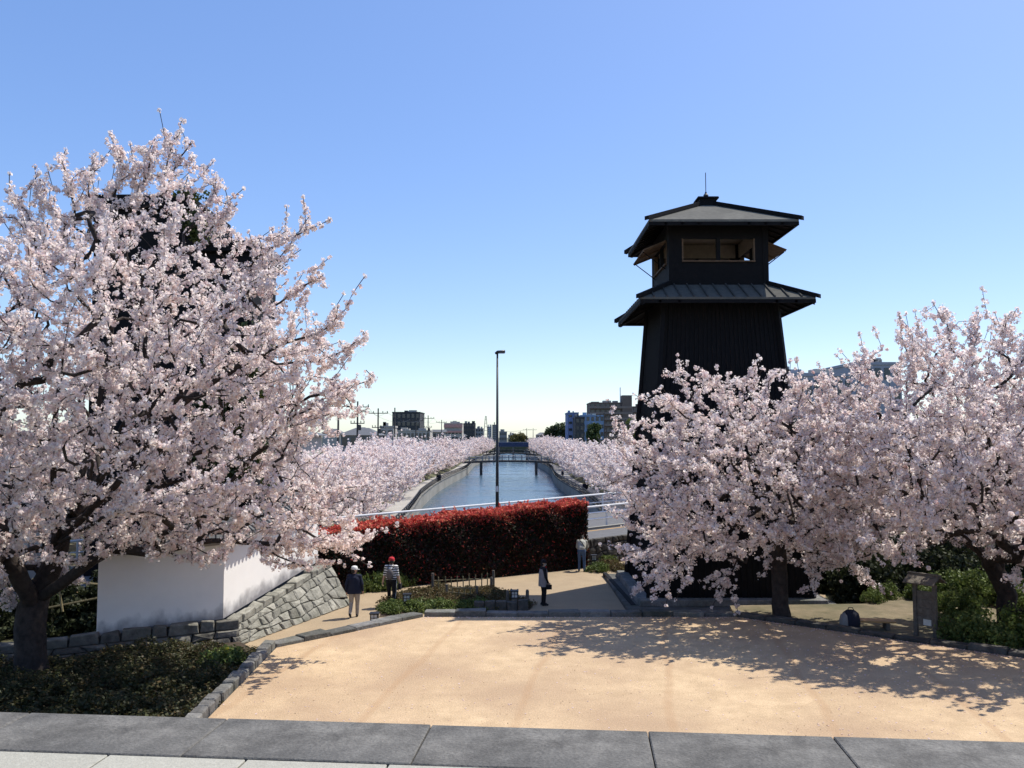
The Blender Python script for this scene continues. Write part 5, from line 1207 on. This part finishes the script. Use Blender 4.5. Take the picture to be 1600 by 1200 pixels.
    if look.get('coat'):                                   # an open-hemmed outer garment hanging from the chest
        mat, zt, zb, rx, ry, fl = look['coat']; m = MB(); vs = []; fs = []; k = 20; L = 7
        for i in range(L):
            q = i / (L - 1); z = zt + (zb - zt) * q; cx = J['chest'].lerp(J['pel'], min(1, q * 1.05)); rr_ = 1 + fl * q
            if i == 0: rr_ *= .86
            for j in range(k): a = 2 * math.pi * j / k; w_ = 1 + .03 * math.sin(3 * a + 2 * q) * q; vs.append(Vector((cx.x + rx * rr_ * w_ * math.cos(a), cx.y + ry * rr_ * w_ * math.sin(a), z)))
        for i in range(L - 1):
            for j in range(k): fs.append((i * k + j, i * k + (j + 1) % k, (i + 1) * k + (j + 1) % k, (i + 1) * k + j)[::-1])
        m.add(vs, fs); part(look.get('coat_name', 'jacket'), m, mat)
    return e, part, J
NAVY = cloth('navy_jacket', (.012, .016, .035)); BEIGE = cloth('beige_trousers', (.36, .31, .26)); BLACKC = cloth('black_cloth', (.012, .012, .015)); WHITEC = cloth('white_cotton', (.72, .71, .68))
REDC = cloth('red_cap', (.52, .03, .04)); JEAN = cloth('blue_jeans', (.07, .12, .22)); PALEJ = cloth('pale_grey_jacket', (.42, .42, .37)); VEST = cloth('lilac_grey_vest', (.30, .27, .27)); GREYB = cloth('grey_backpack', (.12, .11, .11))
def striped():
    m = bpy.data.materials.new('striped_jersey'); m.use_nodes = True; t = m.node_tree; N = t.nodes; L = t.links; b = N['Principled BSDF']; b.inputs['Roughness'].default_value = .9
    tc = N.new('ShaderNodeTexCoord'); sp = N.new('ShaderNodeSeparateXYZ'); L.new(tc.outputs['Object'], sp.inputs[0])
    a = N.new('ShaderNodeMath'); a.operation = 'MULTIPLY'; a.inputs[1].default_value = 12.5; L.new(sp.outputs['Z'], a.inputs[0]); f = N.new('ShaderNodeMath'); f.operation = 'FRACT'; L.new(a.outputs[0], f.inputs[0])
    g = N.new('ShaderNodeMath'); g.operation = 'GREATER_THAN'; g.inputs[1].default_value = .5; L.new(f.outputs[0], g.inputs[0])
    mx = N.new('ShaderNodeMix'); mx.data_type = 'RGBA'; mx.inputs[6].default_value = (.02, .022, .03, 1); mx.inputs[7].default_value = (.68, .67, .65, 1); L.new(g.outputs[0], mx.inputs[0]); L.new(mx.outputs[2], b.inputs['Base Color']); return m
STRIPE = striped()
p = G(553, 965)
person('person in navy jacket, beige trousers and white cap walking past the stone wall', p, R(4), dict(m_top=NAVY, m_leg=BEIGE, cap=WHITEC, bulk=1.12, hf=(.75, .65, -.05), coat=(NAVY, 1.33, .80, .215, .155, .10), m_skin=SKIN),
       dict(knl=(-.10, .06, .49), anl=(-.11, -.16, .15), ftl=(0, 1, -.5), knr=(.10, .10, .50), anr=(.09, .14, .085), ell=(-.26, -.06, 1.09), wrl=(-.25, -.02, .86), elr=(.26, -.03, 1.1), wrr=(.27, .08, .88)))
p = G(611, 948)
e, part, J = person('person in striped shirt, dark trousers and red cap with grey backpack', p, R(-6), dict(m_top=STRIPE, m_leg=BLACKC, hip='leg', fore='skin', cap=REDC, bulk=1.05, hf=(-.25, .95, -.05), coat=(STRIPE, 1.30, .95, .195, .145, .04), coat_name='shirt'),
       dict(knl=(-.10, .10, .50), anl=(-.10, .18, .085), knr=(.10, .02, .49), anr=(.11, -.20, .15), ftr=(0, 1, -.5), wrl=(-.29, .0, .86), wrr=(.29, .02, .86)), H=1.70)
m = MB(); ball(m, (0, -.20, 1.13), (.13, .085, .19), 8); part('backpack', m, GREYB)
for s in (-1, 1): part('strap', MB().tube([(s * .09, -.16, 1.30), (s * .10, -.02, 1.435), (s * .10, .13, 1.32), (s * .12, .12, 1.05), (s * .11, -.14, 1.0)], .018, 5), GREYB)
part('trouser_stripe', MB().tube([(.192, 0, .90), (.178, .015, .68), (.166, .03, .5), (.165, -.1, .3)], .014, 4), WHITEC)
m = MB(); m.box((.30, .04, .70), (.09, .22, .20)); part('hand_bag', m, BLACKC, False)
p = G(849, 946)
e, part, J = person('person in pale padded vest, dark hat and white mask standing on the path', p, R(-75), dict(m_top=BLACKC, m_leg=BLACKC, m_mask=WHITEC, mask=True, cap=BLACKC, brim=False, bulk=1.03, hf=(.1, 1, -.08), coat=(VEST, 1.36, .72, .20, .155, .16), coat_name='vest'),
       dict(ell=(-.24, .0, 1.10), wrl=(-.23, .09, .87), elr=(.24, .02, 1.09), wrr=(.22, .12, .88)), H=1.58)
m = MB(); m.box((.27, .14, .72), (.07, .2, .17)); part('hand_bag', m, BLACKC, False)
p = G(909, 893)
e, part, J = person('person in pale jacket and blue jeans bending forward at the hedge end', p, R(-10), dict(m_top=PALEJ, m_leg=JEAN, hip='leg', bulk=1.05, hf=(0, .8, -.65)),
       dict(chest=(0, .17, 1.20), neck=(0, .30, 1.33), head=(0, .42, 1.38), shl=(-.175, .24, 1.29), shr=(.175, .24, 1.29), ell=(-.24, .30, 1.03), elr=(.24, .30, 1.03), wrl=(-.14, .42, .86), wrr=(.14, .42, .86), anl=(-.12, .03, .085), anr=(.12, -.03, .085), hil=(-.09, -.02, .88), hir=(.09, -.02, .88)), H=1.68)
part('bag_strap', MB().tube([(-.15, .16, 1.40), (-.02, .03, 1.30), (.10, -.05, 1.15), (.17, -.02, 1.0)], .02, 5), BLACKC)
far = dict(m_top=BLACKC, m_leg=BLACKC, m_shoe=BLACKC)
for u, v, lb, mt in ((916, 772, 'small figure in dark clothes walking on the right canal walkway', BLACKC), (879, 748, 'farther small dark figure on the right canal walkway', NAVY), (684, 755, 'small dark figure strolling on the left canal walkway', BLACKC)):
    q = G(u, v, WALK_Z + .01); person(lb, q, R(180) if u > 800 else 0, dict(m_top=mt, m_leg=BLACKC), dict(anl=(-.1, .14, .085), anr=(.1, -.12, .085)), voxel=.03, fingers=False)
for k, (u, v) in enumerate(((913, 771.5), (687, 754))):
    q = G(u, v, WALK_Z + .01); person(('second figure in dark clothes beside the walker on the right canal walkway', 'companion in dark clothes beside the stroller on the left walkway')[k], q, 0, dict(m_top=NAVY, m_leg=BLACKC), {}, voxel=.03, fingers=False)

rng = np.random.default_rng(44); n = 2600; x = rng.uniform(-8, 15, n); yv = rng.uniform(14, 27, n); keep = inpoly(x, yv, TER) & (edgedist(x, yv, TER) > .05)
cl = np.sin(x * 1.1 + 2) * np.sin(yv * .9) + rng.normal(size=n) * .5; keep &= cl > .1; x, yv = x[keep], yv[keep]; n = len(x); P = np.c_[x, yv, np.full(n, TZ + .006)]
a = rng.uniform(0, 6.28, n); t = np.c_[np.cos(a), np.sin(a), rng.normal(0, .2, n)]; b = np.c_[-np.sin(a), np.cos(a), rng.normal(0, .2, n)]; sz = rng.uniform(.006, .018, (n, 1))
V = np.stack([P + t * sz, P + b * sz * .7 + np.array([0, 0, .006]), P - t * sz, P - b * sz * .7], 1); V[:, :, 2] = np.maximum(V[:, :, 2], TZ + .003)
C = np.array([(.24, .15, .085), (.16, .10, .06), (.34, .23, .14), (.30, .22, .15)])[rng.integers(0, 4, n)]
stuff(tag(link('grit', quadmesh('grit', V, C), LEAF), 'scattered brown grit and leaf scraps on the sand', 'grit'))
